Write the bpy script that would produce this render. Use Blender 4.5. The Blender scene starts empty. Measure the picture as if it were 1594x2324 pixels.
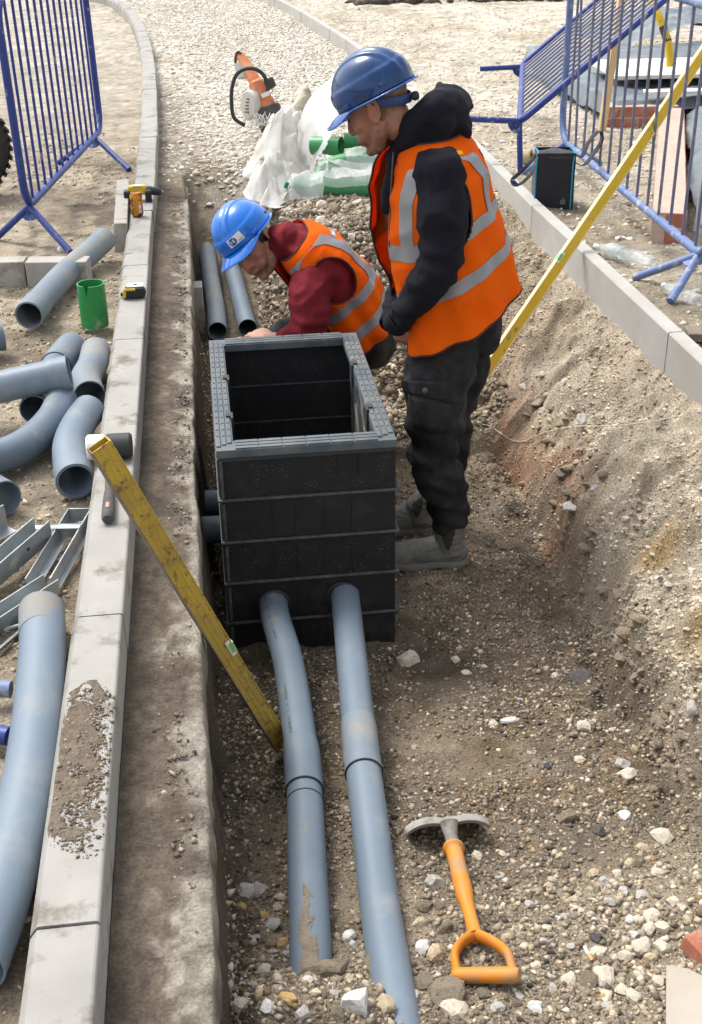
import bpy, bmesh, math, random
import numpy as np
from mathutils import Vector, Matrix
rng = np.random.default_rng(7)
random.seed(7)
S = bpy.context.scene
COL = S.collection
PI = math.pi

# ------------------------------------------------------------------ camera
CAMW, CAMH, FPX = 1594.0, 2324.0, 2760.0
def _basis():
    a = np.array([403 - CAMW/2, 310 + CAMH/2, FPX]); a /= np.linalg.norm(a)
    u = np.array([-78.0, 5175.0, -FPX]); u /= np.linalg.norm(u)
    u -= a*(u @ a); u /= np.linalg.norm(u)
    l = np.cross(a, u)
    if l[0] < 0: l = -l
    return np.array([l, a, u])
RC = _basis()
CP = np.array([0.0, 0.0, 1.63])
cam = bpy.data.cameras.new('camera')
cam.sensor_fit = 'VERTICAL'; cam.sensor_height = 24.0; cam.lens = FPX/CAMH*24.0
cam.clip_start = 0.05; cam.clip_end = 1000
camo = bpy.data.objects.new('camera', cam); COL.objects.link(camo)
M3 = Matrix([[float(RC[i, 0]), float(RC[i, 1]), float(-RC[i, 2])] for i in range(3)])
camo.matrix_world = Matrix.Translation(Vector(CP)) @ M3.to_4x4()
S.camera = camo

# ------------------------------------------------------------------ sky, sun, exposure
SUN_EL, SUN_AZ = 58.0, 318.0      # azimuth: clockwise from +Y
w = bpy.data.worlds.new('World'); S.world = w; w.use_nodes = True
nt = w.node_tree; nt.nodes.clear()
out = nt.nodes.new('ShaderNodeOutputWorld'); bg = nt.nodes.new('ShaderNodeBackground')
sky = nt.nodes.new('ShaderNodeTexSky'); sky.sky_type = 'NISHITA'; sky.sun_disc = False
sky.sun_elevation = math.radians(SUN_EL); sky.sun_rotation = math.radians(SUN_AZ)
sky.air_density = 1.0; sky.dust_density = 4.0; sky.ozone_density = 1.0
hs = nt.nodes.new('ShaderNodeHueSaturation'); hs.inputs['Saturation'].default_value = 0.26
nt.links.new(sky.outputs[0], hs.inputs['Color']); nt.links.new(hs.outputs[0], bg.inputs['Color'])
bg.inputs['Strength'].default_value = 0.15
nt.links.new(bg.outputs[0], out.inputs['Surface'])
sl = bpy.data.lights.new('sun', 'SUN'); sl.energy = 1.2; sl.angle = math.radians(22); sl.color = (1.0, 0.945, 0.86)
so = bpy.data.objects.new('sun', sl); COL.objects.link(so)
_e, _a = math.radians(SUN_EL), math.radians(SUN_AZ)
sdir = Vector((math.cos(_e)*math.sin(_a), math.cos(_e)*math.cos(_a), math.sin(_e)))
so.rotation_euler = sdir.to_track_quat('Z', 'Y').to_euler()
S.view_settings.view_transform = 'Standard'; S.view_settings.look = 'None'
S.view_settings.gamma = 1.0; S.view_settings.use_curve_mapping = False
S.view_settings.exposure = 1.0

# ------------------------------------------------------------------ helpers
def ray(px, py):
    d = RC @ np.array([px - CAMW/2, CAMH/2 - py, FPX]); return d
def atz(px, py, z=0.0):
    d = ray(px, py); return CP + d*((z - CP[2])/d[2])
def aty(px, py, y):
    d = ray(px, py); return CP + d*(y/d[1])

def _hash(ix, iy, seed):
    n = (ix*374761393 + iy*668265263 + seed*2147483647) & 0xffffffff
    n = ((n ^ (n >> 13))*1274126177) & 0xffffffff
    return ((n ^ (n >> 16)) & 0xffff)/65535.0
def vnoise(x, y, sc, seed=0):
    x = np.asarray(x, float)/sc; y = np.asarray(y, float)/sc
    ix = np.floor(x).astype(np.int64); iy = np.floor(y).astype(np.int64)
    fx = x - ix; fy = y - iy
    fx = fx*fx*(3 - 2*fx); fy = fy*fy*(3 - 2*fy)
    a = _hash(ix, iy, seed); b = _hash(ix+1, iy, seed); c = _hash(ix, iy+1, seed); d = _hash(ix+1, iy+1, seed)
    return (a + (b-a)*fx)*(1-fy) + (c + (d-c)*fx)*fy - 0.5
def fbm(x, y, sc, oct=4, seed=0, gain=.55):
    r = 0; a = 1.0
    for k in range(oct):
        r = r + a*vnoise(x + 17.3*k, y - 9.1*k, sc, seed + k); sc *= .5; a *= gain
    return r
def sst(a, b, x):
    t = np.clip((np.asarray(x, float) - a)/(b - a), 0, 1); return t*t*(3 - 2*t)

class MB:
    def __init__(s): s.v = []; s.f = []
    def add(s, vs, fs):
        o = len(s.v); s.v += [tuple(map(float, q)) for q in vs]; s.f += [tuple(i + o for i in q) for q in fs]; return s
    def box(s, c, d, rot=None, taper=1.0):
        c = Vector(c); hx, hy, hz = d[0]/2, d[1]/2, d[2]/2
        vs = []
        for z in (-1, 1):
            t = 1.0 if z < 0 else taper
            for x, y in ((-1, -1), (1, -1), (1, 1), (-1, 1)):
                q = Vector((x*hx*t, y*hy*t, z*hz))
                if rot is not None: q = rot @ q
                vs.append(q + c)
        return s.add(vs, [(3, 2, 1, 0), (4, 5, 6, 7), (0, 1, 5, 4), (1, 2, 6, 5), (2, 3, 7, 6), (3, 0, 4, 7)])
    def tube(s, path, r, n=10, cap=True, up=None, squash=None, twist=0.0, inner=None):
        P = [Vector(map(float, p)) for p in path]; m = len(P)
        R = r if isinstance(r, (list, tuple)) else [r]*m
        T = []
        for i in range(m):
            t = P[min(i+1, m-1)] - P[max(i-1, 0)]; T.append(t.normalized())
        u = Vector(up) if up is not None else (Vector((0, 0, 1)) if abs(T[0].z) < .9 else Vector((1, 0, 0)))
        u = (u - T[0]*u.dot(T[0])).normalized()
        vs = []
        for i in range(m):
            u = (u - T[i]*u.dot(T[i]))
            if u.length < 1e-6: u = T[i].orthogonal()
            u.normalize(); b = T[i].cross(u)
            ri = R[i]; ra, rb = (ri if isinstance(ri, (list, tuple)) else (ri, ri))
            for k in range(n):
                a = 2*PI*k/n + twist
                vs.append(P[i] + u*(math.cos(a)*ra) + b*(math.sin(a)*rb))
        fs = []
        for i in range(m-1):
            for k in range(n):
                k2 = (k+1) % n
                fs.append((i*n+k, i*n+k2, (i+1)*n+k2, (i+1)*n+k))
        if cap:
            fs.append(tuple(range(n-1, -1, -1))); fs.append(tuple((m-1)*n + k for k in range(n)))
        return s.add(vs, fs)
    def pipe(s, path, r, wall, n=24):
        """hollow tube with open ends: outer skin, inner skin, annular rims"""
        o = len(s.v)
        s.tube(path, r, n, cap=False)
        R = r if isinstance(r, (list, tuple)) else [r]*len(path)
        s.tube(path, [q - wall for q in R], n, cap=False)
        m = len(path); N = n*m
        for k in range(n):
            k2 = (k+1) % n
            s.f.append((o+k, o+N+k, o+N+k2, o+k2))
            a = (m-1)*n
            s.f.append((o+a+k, o+a+k2, o+N+a+k2, o+N+a+k))
        # flip inner skin
        nf = (m-1)*n
        base = len(s.f) - 2*n - nf
        for i in range(base, base + nf): s.f[i] = tuple(reversed(s.f[i]))
        return s
    def lathe(s, prof, n=20, axis=(0, 0, 1), origin=(0, 0, 0), cap=True):
        ax = Vector(axis).normalized(); u = ax.orthogonal().normalized(); b = ax.cross(u); o = Vector(origin)
        vs = []
        for r, h in prof:
            for k in range(n):
                a = 2*PI*k/n; vs.append(o + ax*h + u*(r*math.cos(a)) + b*(r*math.sin(a)))
        m = len(prof); fs = []
        for i in range(m-1):
            for k in range(n):
                k2 = (k+1) % n; fs.append((i*n+k, i*n+k2, (i+1)*n+k2, (i+1)*n+k))
        if cap:
            fs.append(tuple(range(n-1, -1, -1))); fs.append(tuple((m-1)*n+k for k in range(n)))
        return s.add(vs, fs)
    def prism(s, poly, y0, y1, f=None):
        """polygon (x,z) extruded along y; f maps (x,y,z)->point"""
        f = f or (lambda x, y, z: (x, y, z)); n = len(poly)
        vs = [f(x, y0, z) for x, z in poly] + [f(x, y1, z) for x, z in poly]
        fs = [tuple(range(n)), tuple(range(2*n-1, n-1, -1))]
        for k in range(n):
            k2 = (k+1) % n; fs.append((k, n+k, n+k2, k2))
        return s.add(vs, fs)
    def grid(s, fn, nu, nv, keep=None):
        """fn(u,v)->point over unit square"""
        vs = [fn(i/nu, j/nv) for j in range(nv+1) for i in range(nu+1)]
        fs = []
        for j in range(nv):
            for i in range(nu):
                if keep and not keep((i+.5)/nu, (j+.5)/nv): continue
                a = j*(nu+1)+i; fs.append((a, a+1, a+nu+2, a+nu+1))
        return s.add(vs, fs)
    def mesh(s, name, m=None, smooth=True, ang=40):
        me = bpy.data.meshes.new(name); me.from_pydata(s.v, [], s.f); me.update()
        bm = bmesh.new(); bm.from_mesh(me)
        bmesh.ops.recalc_face_normals(bm, faces=bm.faces)
        bm.to_mesh(me); bm.free()
        if smooth:
            me.polygons.foreach_set('use_smooth', [True]*len(me.polygons))
            me.set_sharp_from_angle(angle=math.radians(ang))
        if m: me.materials.append(m)
        return me
    def build(s, name, m=None, parent=None, smooth=True, ang=40, bevel=0, **k):
        o = bpy.data.objects.new(name, s.mesh(name, m, smooth, ang)); COL.objects.link(o)
        if parent: o.parent = parent
        if bevel:
            b = o.modifiers.new('bevel', 'BEVEL'); b.width = bevel; b.segments = 2; b.limit_method = 'ANGLE'; b.angle_limit = math.radians(35)
        for q, val in k.items(): o[q] = val
        return o

def thing(name, label, cat, loc=(0, 0, 0), group=None):
    o = bpy.data.objects.new(name, None); COL.objects.link(o); o.location = Vector(loc)
    o.empty_display_size = .1
    o['label'] = label; o['category'] = cat
    if group: o['group'] = group
    return o
def tag(o, label, cat, group=None):
    o['label'] = label; o['category'] = cat
    if group: o['group'] = group
    return o
def part(mb, name, m, par, **k):
    """mesh built in world coordinates, parented under an unrotated Empty"""
    o = mb.build(name, m, None, **k); o.parent = par
    p = par; off = Vector((0, 0, 0))
    while p is not None: off += p.location; p = p.parent
    o.data.transform(Matrix.Translation(-off)); return o
def rotm(ax, deg): return Matrix.Rotation(math.radians(deg), 3, ax)
def smooth_path(pts, n=8):
    """catmull-rom through points"""
    P = [np.array(p, float) for p in pts]; P = [2*P[0]-P[1]] + P + [2*P[-1]-P[-2]]; outp = []
    for i in range(1, len(P)-2):
        for k in range(n):
            t = k/n
            outp.append(.5*((2*P[i]) + (-P[i-1]+P[i+1])*t + (2*P[i-1]-5*P[i]+4*P[i+1]-P[i+2])*t*t + (-P[i-1]+3*P[i]-3*P[i+1]+P[i+2])*t**3))
    outp.append(P[-2]); return outp

# ------------------------------------------------------------------ materials
def mat(name, c1, c2=None, scale=6.0, rough=.6, bump=0.0, bscale=60.0, c3=None, dirt=0.5, dscale=5.0, dsharp=.06, metal=0.0,
        spec=.5, attr=None, trans=0.0, coat=0.0, alpha=1.0, ior=1.45, sss=0.0, bdist=.01, speck=None, bump2=None, sheen=0.0, transl=None):
    m = bpy.data.materials.new(name); m.use_nodes = True
    n = m.node_tree; N = n.nodes; L = n.links; N.clear()
    o = N.new('ShaderNodeOutputMaterial'); p = N.new('ShaderNodeBsdfPrincipled'); L.new(p.outputs[0], o.inputs[0])
    tc = N.new('ShaderNodeTexCoord'); co = tc.outputs['Object']
    def noise(sc, det=5, r=.6):
        t = N.new('ShaderNodeTexNoise'); t.inputs['Scale'].default_value = sc; t.inputs['Detail'].default_value = det
        t.inputs['Roughness'].default_value = r; L.new(co, t.inputs['Vector']); return t
    def ramp(sock, a, b):
        r = N.new('ShaderNodeMapRange'); r.inputs[1].default_value = a; r.inputs[2].default_value = b
        L.new(sock, r.inputs[0]); return r.outputs[0]
    def mix(f, a, b, mode='MIX'):
        x = N.new('ShaderNodeMix'); x.data_type = 'RGBA'; x.blend_type = mode
        if isinstance(f, float): x.inputs[0].default_value = f
        else: L.new(f, x.inputs[0])
        for s_, q in ((x.inputs[6], a), (x.inputs[7], b)):
            if isinstance(q, tuple): s_.default_value = (*q, 1)
            else: L.new(q, s_)
        return x.outputs[2]
    col = c1
    if c2 is not None: col = mix(ramp(noise(scale).outputs[0], .33, .67), c1, c2)
    if attr:
        at_ = N.new('ShaderNodeAttribute'); at_.attribute_name = attr
        if c2 is not None: col = mix(1.0, at_.outputs['Color'], col, 'MULTIPLY')
        else: col = at_.outputs['Color']
    if speck:
        v = N.new('ShaderNodeTexVoronoi'); v.inputs['Scale'].default_value = speck[0]; L.new(co, v.inputs['Vector'])
        q = ramp(v.outputs['Distance'], speck[2], speck[2]*.5)
        nn = ramp(noise(speck[0]*.12, 2).outputs[0], .45, .62)
        mm = N.new('ShaderNodeMath'); mm.operation = 'MULTIPLY'; L.new(q, mm.inputs[0]); L.new(nn, mm.inputs[1])
        col = mix(mm.outputs[0], col, speck[1])
    rsock = None
    if c3 is not None:
        th = 1 - dirt; d = ramp(noise(dscale, 8, .68).outputs[0], .3 + .4*th - dsharp, .3 + .4*th + dsharp)
        col = mix(d, col, c3)
        rsock = ramp(d, 0, 1)
        rr = N.new('ShaderNodeMapRange'); rr.inputs[3].default_value = rough; rr.inputs[4].default_value = .9; L.new(d, rr.inputs[0]); rsock = rr.outputs[0]
    if isinstance(col, tuple): p.inputs['Base Color'].default_value = (*col, 1)
    else: L.new(col, p.inputs['Base Color'])
    if rsock is not None: L.new(rsock, p.inputs['Roughness'])
    else: p.inputs['Roughness'].default_value = rough
    p.inputs['Metallic'].default_value = metal; p.inputs['Specular IOR Level'].default_value = spec
    p.inputs['Transmission Weight'].default_value = trans; p.inputs['IOR'].default_value = ior
    p.inputs['Coat Weight'].default_value = coat; p.inputs['Coat Roughness'].default_value = .08
    p.inputs['Alpha'].default_value = alpha; p.inputs['Sheen Weight'].default_value = sheen
    if sss:
        p.inputs['Subsurface Weight'].default_value = sss; p.inputs['Subsurface Radius'].default_value = (.012, .005, .003)
    if bump:
        b = N.new('ShaderNodeBump'); b.inputs['Strength'].default_value = bump; b.inputs['Distance'].default_value = bdist
        bn = noise(bscale, 8, .65); L.new(bn.outputs[0], b.inputs['Height']); L.new(b.outputs[0], p.inputs['Normal'])
        if bump2:
            b2 = N.new('ShaderNodeBump'); b2.inputs['Strength'].default_value = bump2[0]; b2.inputs['Distance'].default_value = bump2[2]
            t2 = noise(bump2[1], 9, .68); L.new(t2.outputs[0], b2.inputs['Height']); L.new(b2.outputs[0], b.inputs['Normal'])
    if transl:
        tr = N.new('ShaderNodeBsdfTranslucent')
        tr.inputs['Color'].default_value = (*transl[1], 1)
        ms = N.new('ShaderNodeMixShader'); ms.inputs[0].default_value = transl[0]
        L.new(p.outputs[0], ms.inputs[1]); L.new(tr.outputs[0], ms.inputs[2]); L.new(ms.outputs[0], o.inputs[0])
    return m

M = {}
M['kerb'] = mat('kerb_concrete', (.275, .266, .247), (.335, .325, .303), scale=5, rough=.85, bump=.25, bscale=120, c3=(.165, .147, .122), dirt=.26, dscale=7, bdist=.004, speck=(70, (.2, .19, .17), .12))
M['kerb2'] = mat('edging_concrete', (.36, .355, .34), (.43, .42, .40), scale=4, rough=.85, bump=.2, bscale=120, c3=(.36, .33, .29), dirt=.3, dscale=3, bdist=.004, dsharp=.15)
M['haunch'] = mat('haunch_concrete', (.125, .101, .078), (.205, .170, .132), scale=12, rough=.9, bump=1.0, bscale=70, c3=(.31, .28, .235), dirt=.22, dscale=14, dsharp=.05, bdist=.012)
M['bed'] = mat('haunch_mortar', (.72, .72, .72), (1.25, 1.25, 1.25), scale=130, rough=.95, bump=1.0, bscale=110, attr='col', spec=.2, bdist=.01)
M['haunch_edge'] = mat('haunch_edge_concrete', (.44, .405, .335), (.30, .27, .22), scale=9, rough=.9, bump=.8, bscale=50, c3=(.14, .115, .09), dirt=.42, dscale=8, bdist=.01)
M['kerb_mud'] = mat('kerb_mud', (.125, .098, .072), (.20, .16, .118), scale=45, rough=.95, bump=1.0, bscale=90)
M['pipe'] = mat('grey_plastic', (.115, .155, .205), (.142, .183, .23), scale=4, rough=.5, c3=(.27, .265, .24), dirt=.14, dscale=8, dsharp=.08, bump=.08, bscale=60)
M['pipe_dusty'] = mat('grey_plastic_dusty', (.15, .19, .235), (.195, .23, .26), scale=5, rough=.6, c3=(.29, .265, .215), dirt=.26, dscale=8, dsharp=.10, bump=.08)
M['pipe_muddy'] = mat('grey_plastic_muddy', (.118, .156, .200), (.150, .190, .232), scale=4, rough=.5, c3=(.24, .21, .165), dirt=.13, dscale=13, dsharp=.04, bump=.1)
M['pipe_bright'] = mat('grey_plastic_clean', (.140, .186, .238), (.168, .214, .262), scale=3, rough=.46, c3=(.27, .28, .27), dirt=.13, dscale=6, dsharp=.10, bump=.06)
M['ring'] = mat('dark_rubber', (.03, .033, .035), rough=.6)
M['ink'] = mat('black_ink', (.055, .07, .09), rough=.6)
M['black'] = mat('black_plastic', (.0105, .0112, .0135), (.0155, .0165, .019), scale=8, rough=.5, bump=.15, bscale=90, c3=(.035, .033, .03), dirt=.25, dscale=5)
M['grit'] = mat('gritty_black_plastic', (.009, .0095, .0115), (.0145, .015, .017), scale=8, rough=.6, bump=.7, bscale=160, speck=(150, (.13, .12, .10), .30), bdist=.006)
M['rim'] = mat('worn_black_rim', (.042, .044, .048), (.10, .10, .10), scale=30, rough=.55)
M['frame'] = mat('frame_plastic', (.062, .080, .096), (.095, .118, .136), scale=9, rough=.42, c3=(.17, .175, .165), dirt=.3, dscale=8, dsharp=.15)
M['debris'] = mat('muddy_black', (.015, .016, .018), (.02, .021, .024), scale=8, rough=.6, c3=(.26, .24, .20), dirt=.28, dscale=10)
M['blue'] = mat('blue_paint', (.016, .038, .20), (.024, .052, .245), scale=12, rough=.42, c3=(.30, .30, .29), dirt=.22, dscale=14, dsharp=.03, bump=.08, bscale=40)
M['bluefade'] = mat('faded_blue_paint', (.10, .16, .36), (.16, .21, .36), scale=9, rough=.5, c3=(.38, .38, .37), dirt=.26, dscale=16, dsharp=.04)
M['bluegrey'] = mat('blue_grey_bar', (.115, .125, .21), (.16, .165, .235), scale=14, rough=.5, c3=(.26, .25, .25), dirt=.25, dscale=12)
M['yellow'] = mat('yellow_paint', (.62, .40, .012), (.68, .46, .03), scale=5, rough=.45, c3=(.30, .21, .10), dirt=.22, dscale=10, dsharp=.03)
M['yellow_edge'] = mat('pale_yellow_edge', (.70, .55, .27), (.78, .62, .36), scale=5, rough=.5)
M['yellow_dirty'] = mat('muddy_yellow_paint', (.52, .36, .045), (.36, .245, .055), scale=9, rough=.55, c3=(.15, .105, .055), dirt=.27, dscale=46, dsharp=.05, bump=.35, bscale=40)
M['mud'] = mat('mud', (.19, .152, .11), (.25, .21, .155), scale=20, rough=.95, bump=.8, bscale=60)
M['vial'] = mat('green_vial', (.18, .42, .12), rough=.2, coat=.5)
M['white'] = mat('white_plastic', (.72, .71, .70), rough=.5)
M['green'] = mat('green_plastic', (.02, .235, .055), (.03, .27, .075), scale=4, rough=.42, c3=(.3, .42, .28), dirt=.22, dscale=9, dsharp=.05)
M['galv'] = mat('galvanised_steel', (.33, .37, .385), (.47, .50, .51), scale=14, rough=.36, metal=.75, c3=(.5, .49, .46), dirt=.25, dscale=9, bump=.05)
M['steel'] = mat('steel', (.35, .35, .35), rough=.35, metal=.9)
M['rubber'] = mat('tyre_rubber', (.022, .021, .02), (.05, .047, .042), scale=9, rough=.85, bump=.3, bscale=60)
# ------------------------------------------------------------------ kerb lines
KERB_L = smooth_path([(-.325, .0), (-.325, 3), (-.325, 6), (-.327, 8.2), (-.345, 9.6), (-.375, 11.2), (-.44, 13), (-.56, 15), (-.74, 16.9), (-1.05, 18.5), (-1.6, 19.7), (-2.4, 20.5), (-3.6, 20.9), (-5.5, 21)], 12)
KERB_R = smooth_path([(1.81, .5), (1.80, 3), (1.79, 5), (1.775, 6.5), (1.79, 8), (1.75, 10.5), (1.655, 13), (1.51, 15), (1.26, 17.5), (.85, 19.8), (.2, 21.6), (-.9, 22.8), (-2.6, 23.4), (-5, 23.5)], 12)
def arclen(path):
    P = np.array([p[:2] for p in path]); d = np.r_[0, np.cumsum(np.linalg.norm(np.diff(P, axis=0), axis=1))]; return P, d
def on_path(P, d, s):
    x = np.interp(s, d, P[:, 0]); y = np.interp(s, d, P[:, 1])
    e = .05; t = np.array([np.interp(s+e, d, P[:, 0]) - np.interp(s-e, d, P[:, 0]), np.interp(s+e, d, P[:, 1]) - np.interp(s-e, d, P[:, 1])])
    t /= np.linalg.norm(t); return np.array([x, y]), t
PL, DL = arclen(KERB_L); PR, DR = arclen(KERB_R)
def kx_l(y): return np.interp(y, PL[:, 1], PL[:, 0])
def kx_r(y): return np.interp(y, PR[:, 1], PR[:, 0])

# ------------------------------------------------------------------ ground height and soils
FY = [0.0, 1.2, 1.55, 1.85, 2.1, 2.5, 3.0, 3.5, 4.6, 5.4, 6.1, 7.55, 8.15, 8.7]
FZ = [-.3, -.42, -.50, -.565, -.60, -.655, -.73, -.77, -.765, -.70, -.615, -.60, -.24, -.125]
TY = [0, 2.0, 2.45, 3.0, 3.4, 4.0, 4.6, 5.3, 6.0, 6.8, 7.6]
TX = [1.0, 1.12, 1.22, 1.24, 1.28, 1.23, 1.27, 1.20, 1.12, 1.05, 1.0]
def height(x, y, fine=True):
    x = np.asarray(x, float); y = np.asarray(y, float)
    jit = .05*fbm(x, y, .35, 3, 3)
    zf = np.interp(y, FY, FZ)
    zf = zf + .045*fbm(x, y, .55, 3, 11)
    # spoil heaped at the far end of the trench, right of the rear ducts
    hz = -.70 + .62*sst(5.15, 6.65, y + .25*vnoise(x, y, .4, 5)) + .10*fbm(x, y, .32, 4, 21)
    sp = sst(.30, .52, x + .04*vnoise(x, y, .2, 8))
    zf = np.where(y > 4.9, zf*(1-sp) + np.maximum(zf, hz)*sp, zf)
    # gentle shelf in the near right corner and soil tipped over the ducts
    zf = zf + sst(2.5, 1.75, y)*sst(.45, 1.2, x)*.10
    g = np.exp(-(((x-.08)/.20)**2 + ((y-1.72)/.17)**2)); zf = zf + .14*g*(1 + .5*vnoise(x, y, .12, 31))
    xt = np.interp(y, TY, TX) + .10*fbm(x*0+3.1, y, .5, 3, 41) + .03*fbm(x, y, .15, 2, 44)
    xk = kx_r(y) - .025
    s = np.clip((x - xt)/np.maximum(xk - xt, .1), 0, 1)
    steep = sst(2.1, 2.6, y)*sst(5.0, 3.6, y)
    prof = s**.92
    cut = np.where(s < .12, s/.12*.46, .46 + (s-.12)/.88*.54)
    prof = prof*(1-steep) + cut*steep
    top = -.17 + .055*fbm(x*0+1.7, y, .45, 3, 51)
    zb = zf + (top - zf)*prof + (.075*fbm(x, y, .42, 4, 61) + .04*np.abs(vnoise(x, y, .17, 65)))*np.sin(PI*np.clip(s, 0, 1))
    ledge = vnoise(x*.7 + y*.1, y*.5, .12, 71)
    zb = zb + .045*sst(.05, .2, ledge)*np.sin(PI*s)
    zb = zb + (.05*np.abs(fbm(x*1.3, y, .16, 3, 73)) - .018)*sst(0, .08, s)*sst(1, .8, s)
    zt = np.where(x < xt, zf, zb)
    # hollow dug in the bank behind the standing man
    zt = zt - .10*np.exp(-(((x-1.30)/.08)**2 + ((y-4.75)/.12)**2))
    # road stone beyond the trench
    zroad = -.125 + .03*fbm(x, y, 1.2, 3, 81)
    k = sst(7.0, 8.3, y + .35*fbm(x, y, .6, 3, 91) - .35*sst(.6, 0, x))
    k2 = sst(6.25, 6.75, y + .2*vnoise(x, y, .5, 92))*sst(.3, .6, x)
    k = np.maximum(k, k2)
    zt = zt*(1-k) + zroad*k
    # cut wall under the haunch (left trench side)
    wl = -.085 + .02*vnoise(x, y, .25, 95)
    zl = -.115 + .035*fbm(x, y, .8, 4, 101)
    under = -.24
    tw = sst(-.10, -.045, x + .03*vnoise(x*0, y, .12, 97))
    kb = sst(7.2, 7.7, y)
    shoulder = (under*(1-kb) + (-.13)*kb)
    zz = np.where(x < kx_l(y), zl, shoulder*(1-tw) + zt*tw)
    zr = -.065 + .03*fbm(x, y, .7, 4, 111) + .02*fbm(x, y, .15, 3, 115)
    zz = np.where(x > kx_r(y), zr, zz)
    far = sst(17.2, 18.2, y + 1.2*fbm(x, y, 1.5, 3, 120) )*sst(2.0, 3.2, x)
    zz = zz + far*(.22 + .5*np.abs(fbm(x, y, .8, 4, 121)))
    if fine:
        rough = np.where(zz < -.2, 1.0, .55)
        bk = sst(.95, 1.25, x)*sst(1.78, 1.7, x)*sst(2.2, 2.6, y)*sst(8, 7, y)
        zz = zz + rough*(.017*fbm(x, y, .10, 3, 131) + .012*fbm(x, y, .045, 2, 137)) + bk*(.095*(np.abs(fbm(x, y, .17, 4, 141))-.2) + .026*fbm(x, y, .06, 3, 147))
    return zz

def soil(x, y, z):
    """base colours of the different soils"""
    n1 = fbm(x, y, .6, 4, 201); n2 = fbm(x, y, .18, 4, 211); n3 = fbm(x, y, .05, 2, 221)
    C = lambda r, g, b: np.array([r, g, b])
    def mixc(a, b, t): return a*(1-t[:, None]) + b*t[:, None]
    one = np.ones_like(x)
    leftc = mixc(one[:, None]*C(.47, .40, .305), C(.34, .28, .205), sst(-.15, .35, n1))
    leftc = mixc(leftc, C(.13, .108, .085), sst(.22, .42, n2 + .35*n1)*sst(4.5, 5.5, y)*sst(9.5, 7.5, y)*.8)
    leftc = mixc(leftc, C(.52, .475, .40), sst(8, 12, y)*.75)
    floor = mixc(one[:, None]*C(.32, .258, .190), C(.205, .165, .122), sst(-.2, .35, n1))
    floor = mixc(floor, C(.21, .155, .095), sst(.0, .4, n2)*.75*sst(.3, .8, x))
    floor = mixc(floor, C(.40, .335, .245), sst(2.5, 2.05, y + .3*n1)*(.45 + .55*sst(.3, .7, x)))
    damp = np.exp(-(((x-.70)/.34)**2 + ((y-3.35)/.30)**2))*.75 + np.exp(-(((x-.02)/.2)**2 + ((y-3.1)/.7)**2))*.75  # damp soil; the strip along the left wall also has shade painted in
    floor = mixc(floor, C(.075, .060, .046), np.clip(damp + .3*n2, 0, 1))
    bank = mixc(one[:, None]*C(.43, .355, .26), C(.53, .455, .35), sst(-.3, .3, n1))
    bank = mixc(bank, C(.33, .255, .175), sst(.1, .4, n2)*.6)
    xt = np.interp(y, TY, TX); s = (x - xt)/np.maximum(kx_r(y) - xt, .1)
    bank = mixc(bank, C(.35, .17, .095), sst(.42, .05, np.abs(s - .12 + .3*n2) + .12)*sst(3.6, 4.1, y)*sst(5.6, 4.9, y)*.8)
    bank = mixc(bank, C(.40, .26, .085), np.exp(-(((x-1.42)/.07)**2 + ((y-3.35)/.09)**2))*.8)
    bank = mixc(bank, C(.42, .28, .09), np.exp(-(((x-1.40)/.09)**2 + ((y-2.85)/.06)**2))*.8)
    tr = mixc(floor, bank, sst(-.10, .12, s + .15*n2))
    spoilc = mixc(one[:, None]*C(.31, .255, .185), C(.20, .16, .115), sst(-.2, .3, n2))
    tr = mixc(tr, spoilc, sst(4.9, 5.6, y + .2*n1)*sst(.15, .4, x)*sst(1.35, 1.0, x))
    tr = mixc(tr, C(.20, .165, .12), sst(5.2, 5.8, y)*sst(.3, .15, x))
    road = mixc(one[:, None]*C(.60, .545, .455), C(.69, .645, .56), sst(-.3, .3, n1))
    road = mixc(road, C(.33, .275, .20), sst(.10, .42, n1 + .2)*sst(9.6, 8.0, y))
    kr = np.maximum(sst(7.4, 8.4, y + .5*n1), sst(6.5, 7.2, y)*sst(.5, .8, x))
    c = mixc(tr, road, kr)
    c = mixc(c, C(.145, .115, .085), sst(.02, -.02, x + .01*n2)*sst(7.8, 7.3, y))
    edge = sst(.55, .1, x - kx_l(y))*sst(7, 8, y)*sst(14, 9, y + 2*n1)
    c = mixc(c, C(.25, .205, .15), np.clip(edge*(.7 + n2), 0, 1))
    c = np.where((x < kx_l(y))[:, None], leftc, c)
    right = mixc(one[:, None]*C(.63, .57, .47), C(.50, .43, .33), sst(-.1, .3, n1))
    right = mixc(right, C(.34, .285, .21), sst(.75, .1, x - kx_r(y) + .7*n1)*sst(8.6, 6.6, y)*.9)
    c = np.where((x > kx_r(y))[:, None], right, c)
    far = sst(17.2, 18.0, y + 1.2*fbm(x, y, 1.5, 3, 120))*sst(2.0, 3.2, x)
    c = mixc(c, C(.10, .08, .06), far)
    c = c*(1 + .55*n3[:, None] + .25*n2[:, None])
    return np.clip(c, .01, .9)

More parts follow.
